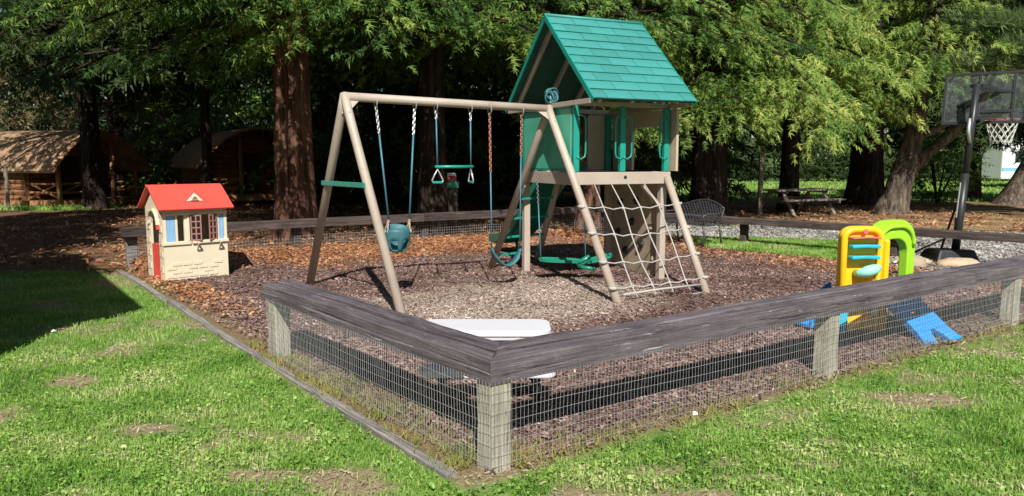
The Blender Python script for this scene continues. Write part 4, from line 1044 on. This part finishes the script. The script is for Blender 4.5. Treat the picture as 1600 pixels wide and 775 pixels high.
# glider under the tower
gl = thing('glider_swing', 'low green glider board hanging under the tower platform', 'swing', (.7,9.75,.2), 'swings')
def dish(mb, p, q, wd, th):
    p = Vector(p); q = Vector(q); d = q-p; sd = Vector((-d.y,d.x,0)).normalized(); n = 10; vs_ = []; fs = []
    for i in range(n+1):
        t = i/n; w2 = wd*.5*math.sqrt(max(.12,1-(2*t-1)**4)); c_ = p+d*t
        for s, z in ((-1,.02),(-.6,0),(.6,0),(1,.02),(1,.02-th),(-1,.02-th)): vs_.append(c_+sd*w2*s+Vector((0,0,z)))
    for i in range(n):
        for k in range(6): fs.append((i*6+k,i*6+(k+1)%6,i*6+6+(k+1)%6,i*6+6+k))
    fs += [(5,4,3,2,1,0), tuple(n*6+k for k in range(6))]
    mb.add(vs_, fs)
mb = MB(); dish(mb, (.36,9.78,.28), (.92,9.86,.25), .26, .04); mb.build('seat_board', m_slide, gl)
mb = MB(); dish(mb, (.98,9.76,.25), (1.32,9.80,.34), .22, .04); mb.build('seat_board', m_slide, gl)
mb = MB(); mb.tube([(.86,9.72,.20),(.95,9.74,.27),(1.02,9.72,.33)], [.04,.05,.03], 8); mb.tube([(.90,9.70,.19),(1.08,9.66,.17)], .025, 8); mb.build('hub', m_slide, gl, smooth=True)
for (x0,y0,x1,y1,z1) in ((.33,9.95,.38,9.78,.28),(.95,10.0,.97,9.80,.28)):
    p = Vector((x0,y0,1.385)); q = Vector((x1,y1,z1)); mb = MB(); chain(mb, p, p.lerp(q,.35), .04, .005); mb.build('chain', m_castiron, gl, kind='stuff')
    MB().tube([p.lerp(q,.35), q], .009, 8).build('chain_sleeve', m_bluetube, gl, smooth=True)
# coil tied on the beam end
rc = thing('rope_coil', 'teal blue coil bundled on top of the swing beam at the tower end', 'coil', (.49,9.7,2.30))
mb = MB(); cc = Vector((.49,9.70,2.385))
for k in range(7): mb.ring(cc + Vector((random.uniform(-.02,.02),random.uniform(-.03,.03),random.uniform(-.02,.02))), .075+random.uniform(-.015,.02), .013, (random.uniform(-1,1),1,random.uniform(-.8,.8)), 16, 6, random.uniform(.6,1.3))
mb.build('loops', m_tealrub, rc, smooth=True, kind='stuff')
MB().tube([cc+Vector((0,-.04,-.09)), cc+Vector((.0,.0,.01)), cc+Vector((.0,.06,-.09))], .016, 6).build('tie', m_bluetube, rc)

# ------------------------------------------------------------------ playhouse
HO = Vector((-4.51,9.63,.0)); a_ = Vector((.743,.669,0)); b_ = Vector((-.669,.743,0))
ph = thing('playhouse', 'cream plastic toddler playhouse with red roof beside the kerb', 'playhouse', HO)
TH = Matrix(((a_.x,b_.x,0,HO.x),(a_.y,b_.y,0,HO.y),(0,0,1,0),(0,0,0,1))); W_, D_ = .83, .70; he, hr = .96, 1.20
def hb(): return MB(TH)
z0, z1 = .52, .86
front = hb(); front.box(0,W_,0,.03,-.02,z0); front.box(0,W_,0,.03,z1,he)
for x0, x1 in ((0,.045),(.155,.185),(.27,.335),(.70,.725),(.79,W_)): front.box(x0,x1,0,.03,z0,z1)
front.build('front_wall', m_cream, ph)
hb().box(-.012,.345,-.022,-.001,z0-.045,z0-.005).build('sill', m_cream, ph, bevel=.004)
hb().box(.36,W_+.012,-.03,-.001,z0-.04,z0-.002).build('sill', m_cream, ph, bevel=.004)
hb().box(-.008,.335,-.014,-.001,z1+.005,z1+.03).build('lintel', m_cream, ph, bevel=.003)
hb().box(.35,W_+.008,-.014,-.001,z1+.005,z1+.03).build('lintel', m_cream, ph, bevel=.003)
hb().box(.305,.335,-.014,-.001,z0,z1).build('lintel', m_cream, ph, bevel=.003)
for x0,x1 in ((.05,.15),(.73,.785)): hb().box(x0,x1,.004,.02,z0+.002,z1-.002).build('window_curtain', m_bluecurtain, ph)
brick = None
for row in range(4):
    for c in range(6):
        if random.random() < .25: continue
        x = .03 + c*.135 + (.065 if row % 2 else 0)
        if x + .11 > W_-.02: continue
        z = .045+row*.052
        if brick is None:
            m2 = MB(); m2.box(0,.115,-.008,0,0,.038); brick = bpy.data.meshes.new('brick'); brick.from_pydata([tuple(q) for q in m2.v],[],m2.f); brick.materials.append(m_cream)
        inst('brick', brick, TH @ Matrix.Translation((x,0,z)), ph)
# shutters standing open on either side of the hatch
for xh, ang, sg in ((.345,-14,1),(.70,-158,1)):
    Ts = TH @ Matrix.Translation((xh,-.012,z0)) @ Matrix.Rotation(R(ang),4,'Z')
    mb = MB(Ts); wS = .135; hS = z1-z0
    for xx in (0, wS/2-.008, wS-.016): mb.box(xx,xx+.016,-.012,.0,0,hS)
    for k in range(5): mb.box(.0161,wS/2-.0081,-.011,-.001,(hS-.016)*k/4,(hS-.016)*k/4+.016); mb.box(wS/2+.0081,wS-.0161,-.011,-.001,(hS-.016)*k/4,(hS-.016)*k/4+.016)
    mb.build('shutter', m_shutter, ph)
for xx in (.42,.71):
    mb = hb(); mb.bar((xx,-.03,z0-.02),(xx,-.10,z0-.02),.018,.022); mb.bar((xx,-.098,z0-.025),(xx,-.02,z0-.12),.018,.02); mb.build('shelf_bracket', m_cream, ph)
# door side (gable), arched doorway
Tg = TH @ Matrix(((0,1,0,0),(1,0,0,0),(0,0,1,0),(0,0,0,1)))
def gz_(y): return he + (hr-he)*(1-abs(y-D_/2)/(D_/2))
da, db_ = .17,.50
def glo(y):
    if y < da or y > db_: return -.02
    m2 = (da+db_)/2; h2 = (db_-da)/2; return .74 + .17*math.sqrt(max(0,1-((y-m2)/h2)**2))
ysl = [.031,.10,.169]+list(np.linspace(da,db_,13))+[.501,.6,D_]
MB(Tg).slices(ysl, glo, gz_, 0, .03).build('gable_wall', m_cream, ph)
mb = MB(Tg)
for k in range(12):
    th0 = math.pi*k/12; th1 = math.pi*(k+1)/12; m2 = (da+db_)/2; h2 = (db_-da)/2
    mb.bar((m2-math.cos(th0)*h2*1.1,-.012,.74+.19*math.sin(th0)),(m2-math.cos(th1)*h2*1.1,-.012,.74+.19*math.sin(th1)),.024,.05,(0,1,0))
mb.build('door_arch', m_cream, ph)
MB(Tg).slices(list(np.linspace(da+.012,db_-.012,9)), lambda y:.0, lambda y:.46+.03*math.sin((y-da)*9.5), .004, .022).build('half_door', m_redroof, ph)
mb = MB(Tg); mb.box(.10,.16,-.04,-.001,.68,.73); mb.build('mail_flag', m_redroof, ph, bevel=.004)
mb = MB(Tg)
for z in (.1,.28,.45,.62,.8):
    for (y0,y1) in ((.04,.10),(.08,.15),(.53,.60),(.58,.67)): mb.box(y0,y1,-.009,-.0005,z+random.uniform(0,.05),z+.11)
mb.build('stone_relief', m_cream, ph, kind='stuff')
MB(TH @ Matrix(((0,1,0,W_-.03),(1,0,0,0),(0,0,1,0),(0,0,0,1)))).slices([.031,.35,D_], lambda y:-.02, gz_, 0, .03).build('gable_wall', m_cream, ph)
hb().box(.031,W_-.031,D_-.03,D_-.001,-.02,he).build('back_wall', m_cream, ph)
ov = .07
for sg in (-1,1):
    ymid = D_/2; ye = ymid+sg*(D_/2+.10); dz = (hr-he)/(D_/2); zt = hr+.035; zeave = zt - dz*(D_/2+.10)
    mb = hb(); P = [(-ov,ymid,zt),(W_+ov,ymid,zt),(W_+ov,ye,zeave),(-ov,ye,zeave)]
    nrm = Vector((0,sg*dz,1)).normalized(); mb.poly(P, .03, nrm); roofp = mb.build('roof', m_redroof, ph, bevel=.008)
    if sg < 0:
        # dormer vent
        yb = ye+.10; zb_ = zeave+dz*.10+.03; yt = ymid-.10; zt2 = zt-dz*.10+.06
        mb = hb(); xm = .42; mb.poly([(xm-.17,yb,zb_),(xm+.17,yb,zb_),(xm,yb+.03,zb_+.165)], .05, (0,.8,.35)); mb.build('dormer', m_redroof, roofp, bevel=.004)
        mb = hb(); mb.poly([(xm-.11,yb-.004,zb_+.018),(xm+.11,yb-.004,zb_+.018),(xm,yb+.014,zb_+.125)], .004, (0,-.9,.3)); vent = mb.build('vent', m_cream, roofp)
        for k in range(3): hb().box(xm-.05+.016*k,xm+.05-.016*k,yb-.014,yb-.006,zb_+.025+.022*k,zb_+.033+.022*k).build('vent_slot', m_shutter, roofp)

# ------------------------------------------------------------------ children's picnic table
kt = thing('picnic_table', 'white plastic childrens picnic table just inside the front fence corner', 'table', (-.18,4.95,0))
def rrect(x0,x1,y0,y1,r,n=5):
    out = []
    for cx,cy,a0 in ((x1-r,y1-r,0),(x0+r,y1-r,90),(x0+r,y0+r,180),(x1-r,y0+r,270)):
        for k in range(n+1): t = R(a0+90*k/n); out.append((cx+r*math.cos(t),cy+r*math.sin(t)))
    return out
def plate(x0,x1,y0,y1,zt,th,r): return MB().poly([(x,y,zt-th) for x,y in rrect(x0,x1,y0,y1,r)], th, (0,0,1))
rot = lambda o: o
plate(-.61,.26,4.80,5.18,.47,.042,.09).build('table_top', m_white, kt, bevel=.010)
plate(-.60,.285,4.66,4.86,.235,.045,.07).build('bench_seat', m_white, kt, bevel=.010)
plate(-.59,.275,5.28,5.47,.265,.045,.07).build('bench_seat', m_white, kt, bevel=.010)
for x in (-.47,.17):
    MB().tube([(x,4.76,.19),(x,4.75,.0)], .014, 8).build('leg', m_black, kt); MB().tube([(x,5.38,.22),(x,5.39,.0)], .014, 8).build('leg', m_black, kt)
    MB().tube([(x,4.77,.19),(x,4.85,.14),(x,4.99,.12),(x,5.22,.14),(x,5.37,.21)], .013, 8).build('frame', m_black, kt)
    MB().tube([(x,4.86,.43),(x,4.99,.13)], .014, 8).build('leg', m_black, kt); MB().tube([(x,5.12,.43),(x,4.99,.13)], .014, 8).build('leg', m_black, kt)
MB().tube([(-.47,4.99,.125),(.17,4.99,.125)], .013, 8).build('stretcher', m_black, kt)

# ------------------------------------------------------------------ toddler climber
tc = thing('toddler_climber', 'yellow, lime and blue plastic toddler climber standing behind the right fence', 'climber', (3.2,6.75,0))
ex_ = Vector((1,.06,0)).normalized(); ey_ = Vector((-ex_.y,ex_.x,0)); CO = Vector((2.985,6.72,0))
TC = Matrix(((ex_.x,ey_.x,0,CO.x),(ex_.y,ey_.y,0,CO.y),(0,0,1,0),(0,0,0,1)))
def cb_(): return MB(TC)
def arch(x0,x1,z0,z1,r,n=7):
    return [(x0,z0),(x1,z0)] + [(x1-r+r*math.cos(R(90*k/n)), z1-r*.8+r*.8*math.sin(R(90*k/n))) for k in range(n+1)] + [(x0+r-r*math.sin(R(90*k/n)), z1-r*.8+r*.8*math.cos(R(90*k/n))) for k in range(n+1)]
WY, HY = .40, .985
cb_().poly([(x,.04,z) for x,z in arch(0,WY,-.02,HY,.12)], .05, (0,1,0)).build('yellow_panel', m_yellow, tc, bevel=.006)
mb = cb_(); ol = arch(.03,WY-.03,.0,HY-.03,.10); mb.tube([(x,.03,z) for x,z in ol], .032, 8, closed=True); mb.build('panel_rim', m_yellow, tc, smooth=True)
mb = cb_(); mb.box(WY-.005,WY+.05,-.005,.10,0,HY-.12); mb.build('side_flange', m_yellow, tc, bevel=.02)
for z, mt, dx in ((.875,m_pink,0),(.79,m_cyan,.0),(.69,m_cyan,.0)):
    cb_().poly([(.07,-.06,z),(.20,-.065,z+.008),(.33,-.06,z),(.345,-.02,z),(.34,.035,z),(.065,.035,z),(.06,-.02,z)], .03 if mt is m_cyan else .014, (0,0,1)).build('ledge', mt, tc, bevel=.008)
mb = cb_(); mb.tube([(.15,.03,.56),(.16,-.03,.56),(.22,-.05,.58),(.29,-.045,.60),(.33,-.03,.61),(.34,.03,.61)], [.03,.04,.055,.05,.03,.02], 10); mb.build('grip_handle', m_mint, tc, smooth=True)
cb_().tube([(.21,.006,.94),(.21,-.008,.94)], .022, 16).build('round_sticker', m_pink, tc)
cb_().tube([(.335,.008,.20),(.335,-.006,.20)], .035, 16).build('round_sticker', m_white, tc)
cb_().poly([(.07,-.06,.235),(.345,-.06,.27),(.345,.035,.27),(.07,.035,.235)], .035, (0,0,1)).build('red_ledge', m_red, tc, bevel=.006)
cb_().box(-.02,.075,-.035,.03,0,.27).build('blue_foot', m_cyan, tc, bevel=.02)
mb = cb_(); mb.bar((.09,.02,.02),(.34,.02,.19),.03,.05,(0,1,0)); mb.build('diagonal_rib', m_yellow, tc, bevel=.006)
# lime arch going back from the right edge
Tl = TC @ Matrix.Translation((WY-.05,.11,0)) @ Matrix.Rotation(R(27),4,'Z')
LW = .66; oo = arch(0,LW,0,1.02,.26,8); ii = arch(.12,LW-.12,0,.84,.18,8)
mb = MB(Tl)
n = len(oo)
for side_y in (0,):
    vs_ = [(x,0,z) for x,z in oo]+[(x,0,z) for x,z in ii]+[(x,.09,z) for x,z in oo]+[(x,.09,z) for x,z in ii]; fs = []
    for k in range(1,n):
        k2 = (k+1) % n; 
        fs += [(k,k2,n+k2,n+k),(2*n+k,3*n+k,3*n+k2,2*n+k2),(k,2*n+k,2*n+k2,k2),(n+k,n+k2,3*n+k2,3*n+k)]
    mb.add(vs_, fs)
mb.build('lime_arch', m_lime, tc, bevel=.012)
mb = MB(Tl)
mb.tube([(x*.86+.05,-.008,z*.94) for x,z in oo[2:]], .022, 6, cap=True); mb.build('arch_rib', m_lime, tc, smooth=True)
MB(Tl).box(.12,LW-.12,.0,.30,.36,.42).build('deck', m_blue, tc, bevel=.01)
# blue sloped ladder with cutouts and feet
lt = Vector((3.50,6.92,.42)); lb2 = Vector((3.74,6.36,.0)); dl = (lb2-lt); Ld = dl.length; dl.normalize(); sx2 = Vector((.95,.30,0)).normalized(); sx2 = (sx2 - dl*sx2.dot(dl)).normalized(); nn2 = sx2.cross(dl)*-1
TL = Matrix(((sx2.x,dl.x,nn2.x,lt.x),(sx2.y,dl.y,nn2.y,lt.y),(sx2.z,dl.z,nn2.z,lt.z),(0,0,0,1)))
wl_ = .38
mb = MB(TL); Tx = lambda x0,x1,y0,y1: mb.box(x0,x1,y0,y1,-.03,.03)
def sl_lo(x): return 0
bounds = [-wl_/2-.03,-.09,-.05,.05,.09,wl_/2+.03]
yb2 = Ld*.80
Tx(-wl_/2,-.055,0,yb2); Tx(.055,wl_/2,0,yb2); Tx(-.054,.054,.0,.06); Tx(-.054,.054,.14,.34); Tx(-.054,.054,.42,yb2)
mb.poly([(-wl_/2,yb2,-.03),(-.02,yb2,-.03),(-.06,Ld*.90,-.03),(-.07,Ld,-.03),(-wl_/2-.03,Ld,-.03)], .06, (0,0,1)); mb.poly([(wl_/2,yb2,-.03),(wl_/2+.03,Ld,-.03),(.07,Ld,-.03),(.06,Ld*.90,-.03),(.02,yb2,-.03)], .06, (0,0,1))
mb.build('ladder', m_blue, tc, bevel=.008)
# short slide to the left rear
mb = MB(); p = [Vector((3.16,7.12,.34)),Vector((3.04,7.06,.28)),Vector((2.90,7.0,.17)),Vector((2.80,6.96,.07)),Vector((2.72,6.93,.05))]; vs_ = []; fs = []; g = Vector((-.3,.95,0)).normalized()
prof = [(-.15,.05),(-.14,-.02),(.14,-.02),(.15,.05),(.125,.05),(.115,.005),(-.115,.005),(-.125,.05)]
for q in p:
    for (s,z) in prof: vs_.append(q+g*s+Vector((0,0,z)))
for j in range(len(p)-1):
    for k in range(8): fs.append((j*8+k,j*8+(k+1)%8,j*8+8+(k+1)%8,j*8+8+k))
fs += [tuple(range(7,-1,-1)), tuple((len(p)-1)*8+k for k in range(8))]
mb.add(vs_, fs).build('slide', m_blue, tc)

# ------------------------------------------------------------------ lattice bench
be = thing('lattice_bench', 'grey cast metal garden bench with lattice back on the grass strip', 'bench', (3.5,14.0,0))
fB = Vector((-.87,-.5,0)); eB = Vector((-.5,.87,0)).normalized(); O_ = Vector((3.83,13.7,0)); LB = 1.15
TBn = Matrix(((eB.x,fB.x,0,O_.x),(eB.y,fB.y,0,O_.y),(0,0,1,0),(0,0,0,1)))    # x along, y forward
def topz(s): return .70 + .13*math.sin(math.pi*min(1,max(0,s/LB)))
def bk_(s, z): return (s, .03-.14*(z-.40)/.4 - .05*math.sin(math.pi*s/LB), z)
mb = MB(TBn); mb.tube([bk_(LB*k/16, topz(LB*k/16)) for k in range(17)], .016, 6); mb.tube([bk_(LB*k/8,.43) for k in range(9)], .013, 6)
mb.tube([bk_(0,.40),bk_(0,.7)], .015, 6); mb.tube([bk_(LB,.40),bk_(LB,.7)], .015, 6); mb.build('back_frame', m_castiron, be, smooth=True)
mb = MB(TBn); step = .075
for sg in (1,-1):
    s0 = -.4
    while s0 < LB+.4:
        pts = []
        for k in range(13):
            z = .43+.42*k/12; s = s0+sg*(z-.43)*.8 if sg > 0 else s0-(z-.43)*.8
            if 0 <= s <= LB and z <= topz(s): pts.append(bk_(s,z))
        if len(pts) > 1: mb.tube(pts, .0095, 4)
        s0 += step
mb.build('lattice_back', m_castiron, be, kind='stuff')
for k in range(6):
    MB(TBn).box(.02,LB-.02,.05+k*.07,.05+k*.07+.045,.395,.41).build('seat_slat', m_castiron, be)
for s in (0,LB):
    MB(TBn).tube([(s,.02,.40),(s,.0,.2),(s,-.05,-.01)], [.02,.018,.022], 8).build('leg', m_castiron, be, smooth=True)
    MB(TBn).tube([(s,.43,.40),(s,.40,.2),(s,.45,-.01)], [.02,.018,.024], 8).build('leg', m_castiron, be, smooth=True)
    MB(TBn).tube([(s,-.02,.62),(s,.15,.60),(s,.34,.60),(s,.44,.57),(s,.45,.52),(s,.41,.50),(s,.42,.41)], .016, 8).build('armrest', m_castiron, be, smooth=True)
    MB(TBn).tube([(s,.03,.405),(s,.43,.405)], .018, 6).build('seat_rail', m_castiron, be)

# ------------------------------------------------------------------ basketball hoop
bh = thing('basketball_hoop', 'black basketball hoop with clouded backboard and white net at the right', 'hoop', (7.0,11.8,0))
PT = Vector((7.18,11.78,2.74)); PB = Vector((6.98,11.72,.0))
MB().tube([PB, PB.lerp(PT,.5)], .062, 14).build('pole', m_black, bh, smooth=True); MB().tube([PB.lerp(PT,.47), PT], .05, 14).build('pole_extension', m_black, bh, smooth=True)
eH = Vector((.80,-.60,0)).normalized(); nH = Vector((-eH.y,eH.x,0)); up = (Vector((0,0,1))+nH*.24).normalized()
BL = Vector((6.90,12.2,2.14)); WB, HB = 1.40, .84
TB_ = Matrix(((eH.x,nH.x,up.x,BL.x),(eH.y,nH.y,up.y,BL.y),(0,0,up.z,BL.z),(0,0,0,1)))
def bb(): return MB(TB_)
bb().box(.02,WB-.02,-.006,.006,.02,HB-.02).build('backboard', m_acrylic, bh)
for (x0,x1,z0,z1) in ((0,WB,0,.045),(0,WB,HB-.045,HB),(0,.045,.046,HB-.046),(WB-.045,WB,.046,HB-.046),(.47,.515,.046,HB-.046),(.93,.975,.046,HB-.046),(.516,.929,.18,.225),(.516,.929,.5,.535)):
    bb().box(x0,x1,-.022,.022,z0,z1).build('backboard_frame', m_black, bh, bevel=.004)
hubp = TB_ @ Vector((.70,-.03,.12))
for dx in (.02,.16):
    q = TB_ @ Vector((.62+dx,-.03,.14)); q2 = TB_ @ Vector((.62+dx,-.03,.52)); s = eH*(dx-.09)
    MB().bar(PT+s+Vector((0,0,-.02)), q2, .03, .045).build('lift_arm', m_black, bh); MB().bar(PT+s+Vector((0,0,-.55)), q, .03, .045).build('lift_arm', m_black, bh)
MB().tube([PT.lerp(PB,.19)+Vector((-.07,-.05,0)), PT.lerp(PB,.26)+Vector((-.07,-.05,0)), PT.lerp(PB,.33)+Vector((-.02,-.05,0))], [.02,.03,.02], 8).build('crank', m_metal, bh, smooth=True)
MB().tube([PT.lerp(PB,.55)+Vector((-.075,-.03,0)), PT.lerp(PB,.75)+Vector((-.075,-.03,0))], .012, 8).build('height_gauge', m_metal, bh)
rc_ = TB_ @ Vector((.80,.40,.06)); rc_.z = 2.22
MB().ring(rc_, .23, .011, (0,0,1), 28, 8).build('rim', m_orange, bh, smooth=True)
MB().bar(TB_ @ Vector((.76,.02,.06)), rc_ - nH*.22, .12, .02).build('rim_bracket', m_orange, bh)
mb = MB(); ns = 12
for k in range(ns):
    for sg in (1,-1):
        pts = []
        for j in range(6):
            t = j/5; rad = .23-.11*t+.02*t*t; th = 2*math.pi*(k+sg*j*.5)/ns; pts.append(rc_+Vector((math.cos(th)*rad,math.sin(th)*rad,-.38*t)))
        mb.tube(pts, .0065, 4, cap=False)
mb.build('net', m_net, bh, kind='stuff')
mb = MB(); mb.add([(6.55,11.45,0),(7.25,11.45,0),(7.15,12.2,0),(6.65,12.2,0),(6.62,11.5,.2),(7.18,11.5,.2),(7.08,12.12,.16),(6.72,12.12,.16)], [(3,2,1,0),(4,5,6,7),(0,1,5,4),(1,2,6,5),(2,3,7,6),(3,0,4,7)]); mb.build('base_tank', m_black, bh, bevel=.04)
MB().tube([(7.0,12.15,.1),(7.0,11.78,.9)], .018, 8).build('stay', m_black, bh); MB().tube([(6.62,12.3,.05),(6.99,11.76,.42)], .015, 8).build('stay', m_black, bh)
def lump(name, label, cat, c, rx, ry, rz, mat, seed, group=None):
    rr = random.Random(seed); n, m2 = 16, 8; vs_ = []; fs = []
    for j in range(m2+1):
        ph_ = math.pi*j/m2
        for k in range(n):
            th = 2*math.pi*k/n; f_ = 1+.10*math.sin(3*th+seed)+.07*math.sin(5*th+ph_*3+seed)+rr.uniform(-.03,.03); pw = abs(math.sin(ph_))**.7
            vs_.append((c[0]+rx*pw*math.cos(th)*f_, c[1]+ry*pw*math.sin(th)*f_, max(c[2]-.02, c[2]+rz*math.cos(ph_)*f_)))
    for j in range(m2):
        for k in range(n): fs.append((j*n+k,(j+1)*n+k,(j+1)*n+(k+1)%n,j*n+(k+1)%n))
    o = MB().add(vs_, fs).build(name, mat, None, smooth=True); tag(o, label, cat, group)
lump('sandbag', 'tan slumped sandbag on the ground at the foot of the hoop pole', 'sandbag', (6.75,11.25,0), .34,.2,.10, m_tan, 3, 'sandbags at the hoop base')
lump('sandbag', 'smaller tan sandbag lying left of the hoop base on gravel', 'sandbag', (6.25,11.55,0), .3,.2,.08, m_tan, 5, 'sandbags at the hoop base')
lump('rock', 'grey rock on the gravel left of the sandbags', 'rock', (6.0,11.15,0), .22,.16,.15, m_concrete, 8)

# ------------------------------------------------------------------ background furniture and vehicles
pt_ = thing('picnic_table', 'old grey wooden picnic table under the yellow green conifer', 'table', (8.5,22.4,0))
dP = Vector((.90,.43,0)).normalized(); gP = Vector((-dP.y,dP.x,0)); TP = Matrix(((dP.x,gP.x,0,8.5),(dP.y,gP.y,0,22.4),(0,0,1,0),(0,0,0,1)))
def wplank(x0,x1,y,z,wd,th,nm):
    m2 = MB(); m2.box(0,x1-x0,-wd/2,wd/2,-th/2,th/2); me = bpy.data.meshes.new(nm); me.from_pydata([tuple(q) for q in m2.v],[],m2.f); me.materials.append(m_oldtable)
    inst(nm, me, TP @ Matrix.Translation((x0,y,z)), pt_)
for y in (-.33,-.165,0,.165,.33): wplank(-1.1,1.1,y,.70,.15,.045,'top_plank')
for y in (-.78,-.62,.62,.78): wplank(-1.1,1.1,y,.43,.14,.045,'bench_plank')
for x in (-.8,.8):
    for s in (-1,1): MB(TP).bar((x,s*.72,-.02),(x,s*.25,.68),.045,.11,(1,0,0)).build('leg', m_oldtable, pt_)
    MB(TP).bar((x+.05,-.85,.38),(x+.05,.85,.38),.045,.1).build('cross_beam', m_oldtable, pt_); MB(TP).bar((x+.05,-.38,.655),(x+.05,.38,.655),.045,.09).build('cross_beam', m_oldtable, pt_)
mp = thing('marker_post', 'slim grey wooden post standing at the near end of the old picnic table', 'post', (7.28,22,0))
MB().box(7.22,7.34,21.94,22.06,-.1,1.78).build('shaft', m_oldtable, mp, bevel=.01); MB().box(7.19,7.37,21.91,22.09,1.785,1.83).build('cap', m_oldtable, mp, bevel=.008)
mp = thing('marker_post', 'short yellowish post on the grass in front of the left cabin', 'post', (-16.15,24.0,0))
MB().tube([(-16.15,24,-.1),(-16.15,24,1.35)], .06, 8).build('shaft', m_oldtable, mp); MB().tube([(-16.15,24,1.351),(-16.15,24,1.40)], .075, 8).build('cap', m_oldtable, mp)
def caravan(x, y, L_, H_, label, rz, z0=.5):
    cv = thing('caravan', label, 'caravan', (x,y,0), 'white caravans beyond the trees')
    T = Matrix.Translation((x,y,0)) @ Matrix.Rotation(rz,4,'Z')
    prof = [(-L_/2,z0),(L_/2,z0),(L_/2+.1,z0+.8),(L_/2-.15,H_-.15),(L_/2-.5,H_),(-L_/2+.4,H_),(-L_/2,H_-.3)]
    MB(T).poly([(px,-1.1,pz) for px,pz in prof], 2.2, (0,1,0)).build('body', m_rv, cv, bevel=.06)
    for x0 in (-L_*.36,-L_*.05,L_*.25): MB(T).box(x0,x0+L_*.16,-1.13,-1.09,1.45,2.05).build('window', m_window, cv, bevel=.02)
    MB(T).box(L_*.12,L_*.12+.6,-1.12,-1.08,z0+.08,2.3).build('door', m_rv, cv, bevel=.02); MB(T).box(-L_/2+.02,L_/2-.02,-1.115,-1.09,.95,1.15).build('stripe', m_bluecurtain, cv)
    for x0 in (-.45,.45):
        w_ = MB(T).tube([(x0,-1.1,.34),(x0,-.88,.34)], .34, 18).build('wheel', m_black, cv); MB(T).tube([(x0,-1.13,.34),(x0,-1.101,.34)], .18, 14).build('rim', m_metal, w_)
    return cv
caravan(30.5,44.5,6.2,3.1,'white caravan parked beyond the lawn at the right edge',.25)
caravan(-6.8,52,5.5,3.0,'white caravan added for bright sky glimpses between dark trunks behind the bucket swing',-.1)  # added; its pale body stands in for bright glimpses of sky
tb2 = thing('storage_tub', 'green tub with orange and white packs on a stump behind the trapeze bar', 'tub', (-1.42,17.0,.0))
MB().tube([(-1.36,16.95,-.02),(-1.36,16.95,.95)], [.16,.13], 12).build('stump', m_greybark, tb2, smooth=True)
MB().box(-1.50,-1.20,16.85,17.05,.955,1.10).build('tub', m_greenpanel, tb2, bevel=.015); MB().box(-1.46,-1.25,16.87,17.03,1.105,1.22).build('pack', m_orange, tb2, bevel=.01); MB().box(-1.45,-1.26,16.88,17.02,1.225,1.29).build('pack', m_rv, tb2, bevel=.01)

# far shrubs along the end of the lawn
n = 1700; x = rng.uniform(4,52,n); y = rng.uniform(55.5,58.5,n); z = rng.uniform(.1,2.7,n)*rng.uniform(.6,1,n)
pos = np.stack([x,y,z],-1); a = rng.uniform(0,2*np.pi,n); dd = np.stack([np.cos(a),np.sin(a),rng.uniform(-.3,.7,n)],-1); nn_ = np.stack([rng.normal(0,.4,n),rng.normal(-.4,.4,n),np.ones(n)],-1)
o = spray_mesh('far_shrubbery', pos, dd, nn_, rng.uniform(.7,1.3,n), m_darkfir, None, TEMPL_COARSE)
tag(o, 'dark shrubs along the far end of the sunlit lawn', 'shrubs')
for (x, y, lb_) in ((1.13,4.82-.35,'small white paper scrap on the grass just outside the right fence'), (-4.2,6.72,'small white paper scrap on the open lawn near the left edge')):
    sc = MB().add([(x-.016,y-.012,.02),(x+.014,y-.014,.026),(x+.018,y+.010,.03),(x-.012,y+.014,.034),(x,y,.042)], [(0,1,4),(1,2,4),(2,3,4),(3,0,4)]).build('paper_scrap', m_rv)
    tag(sc, lb_, 'paper scrap')
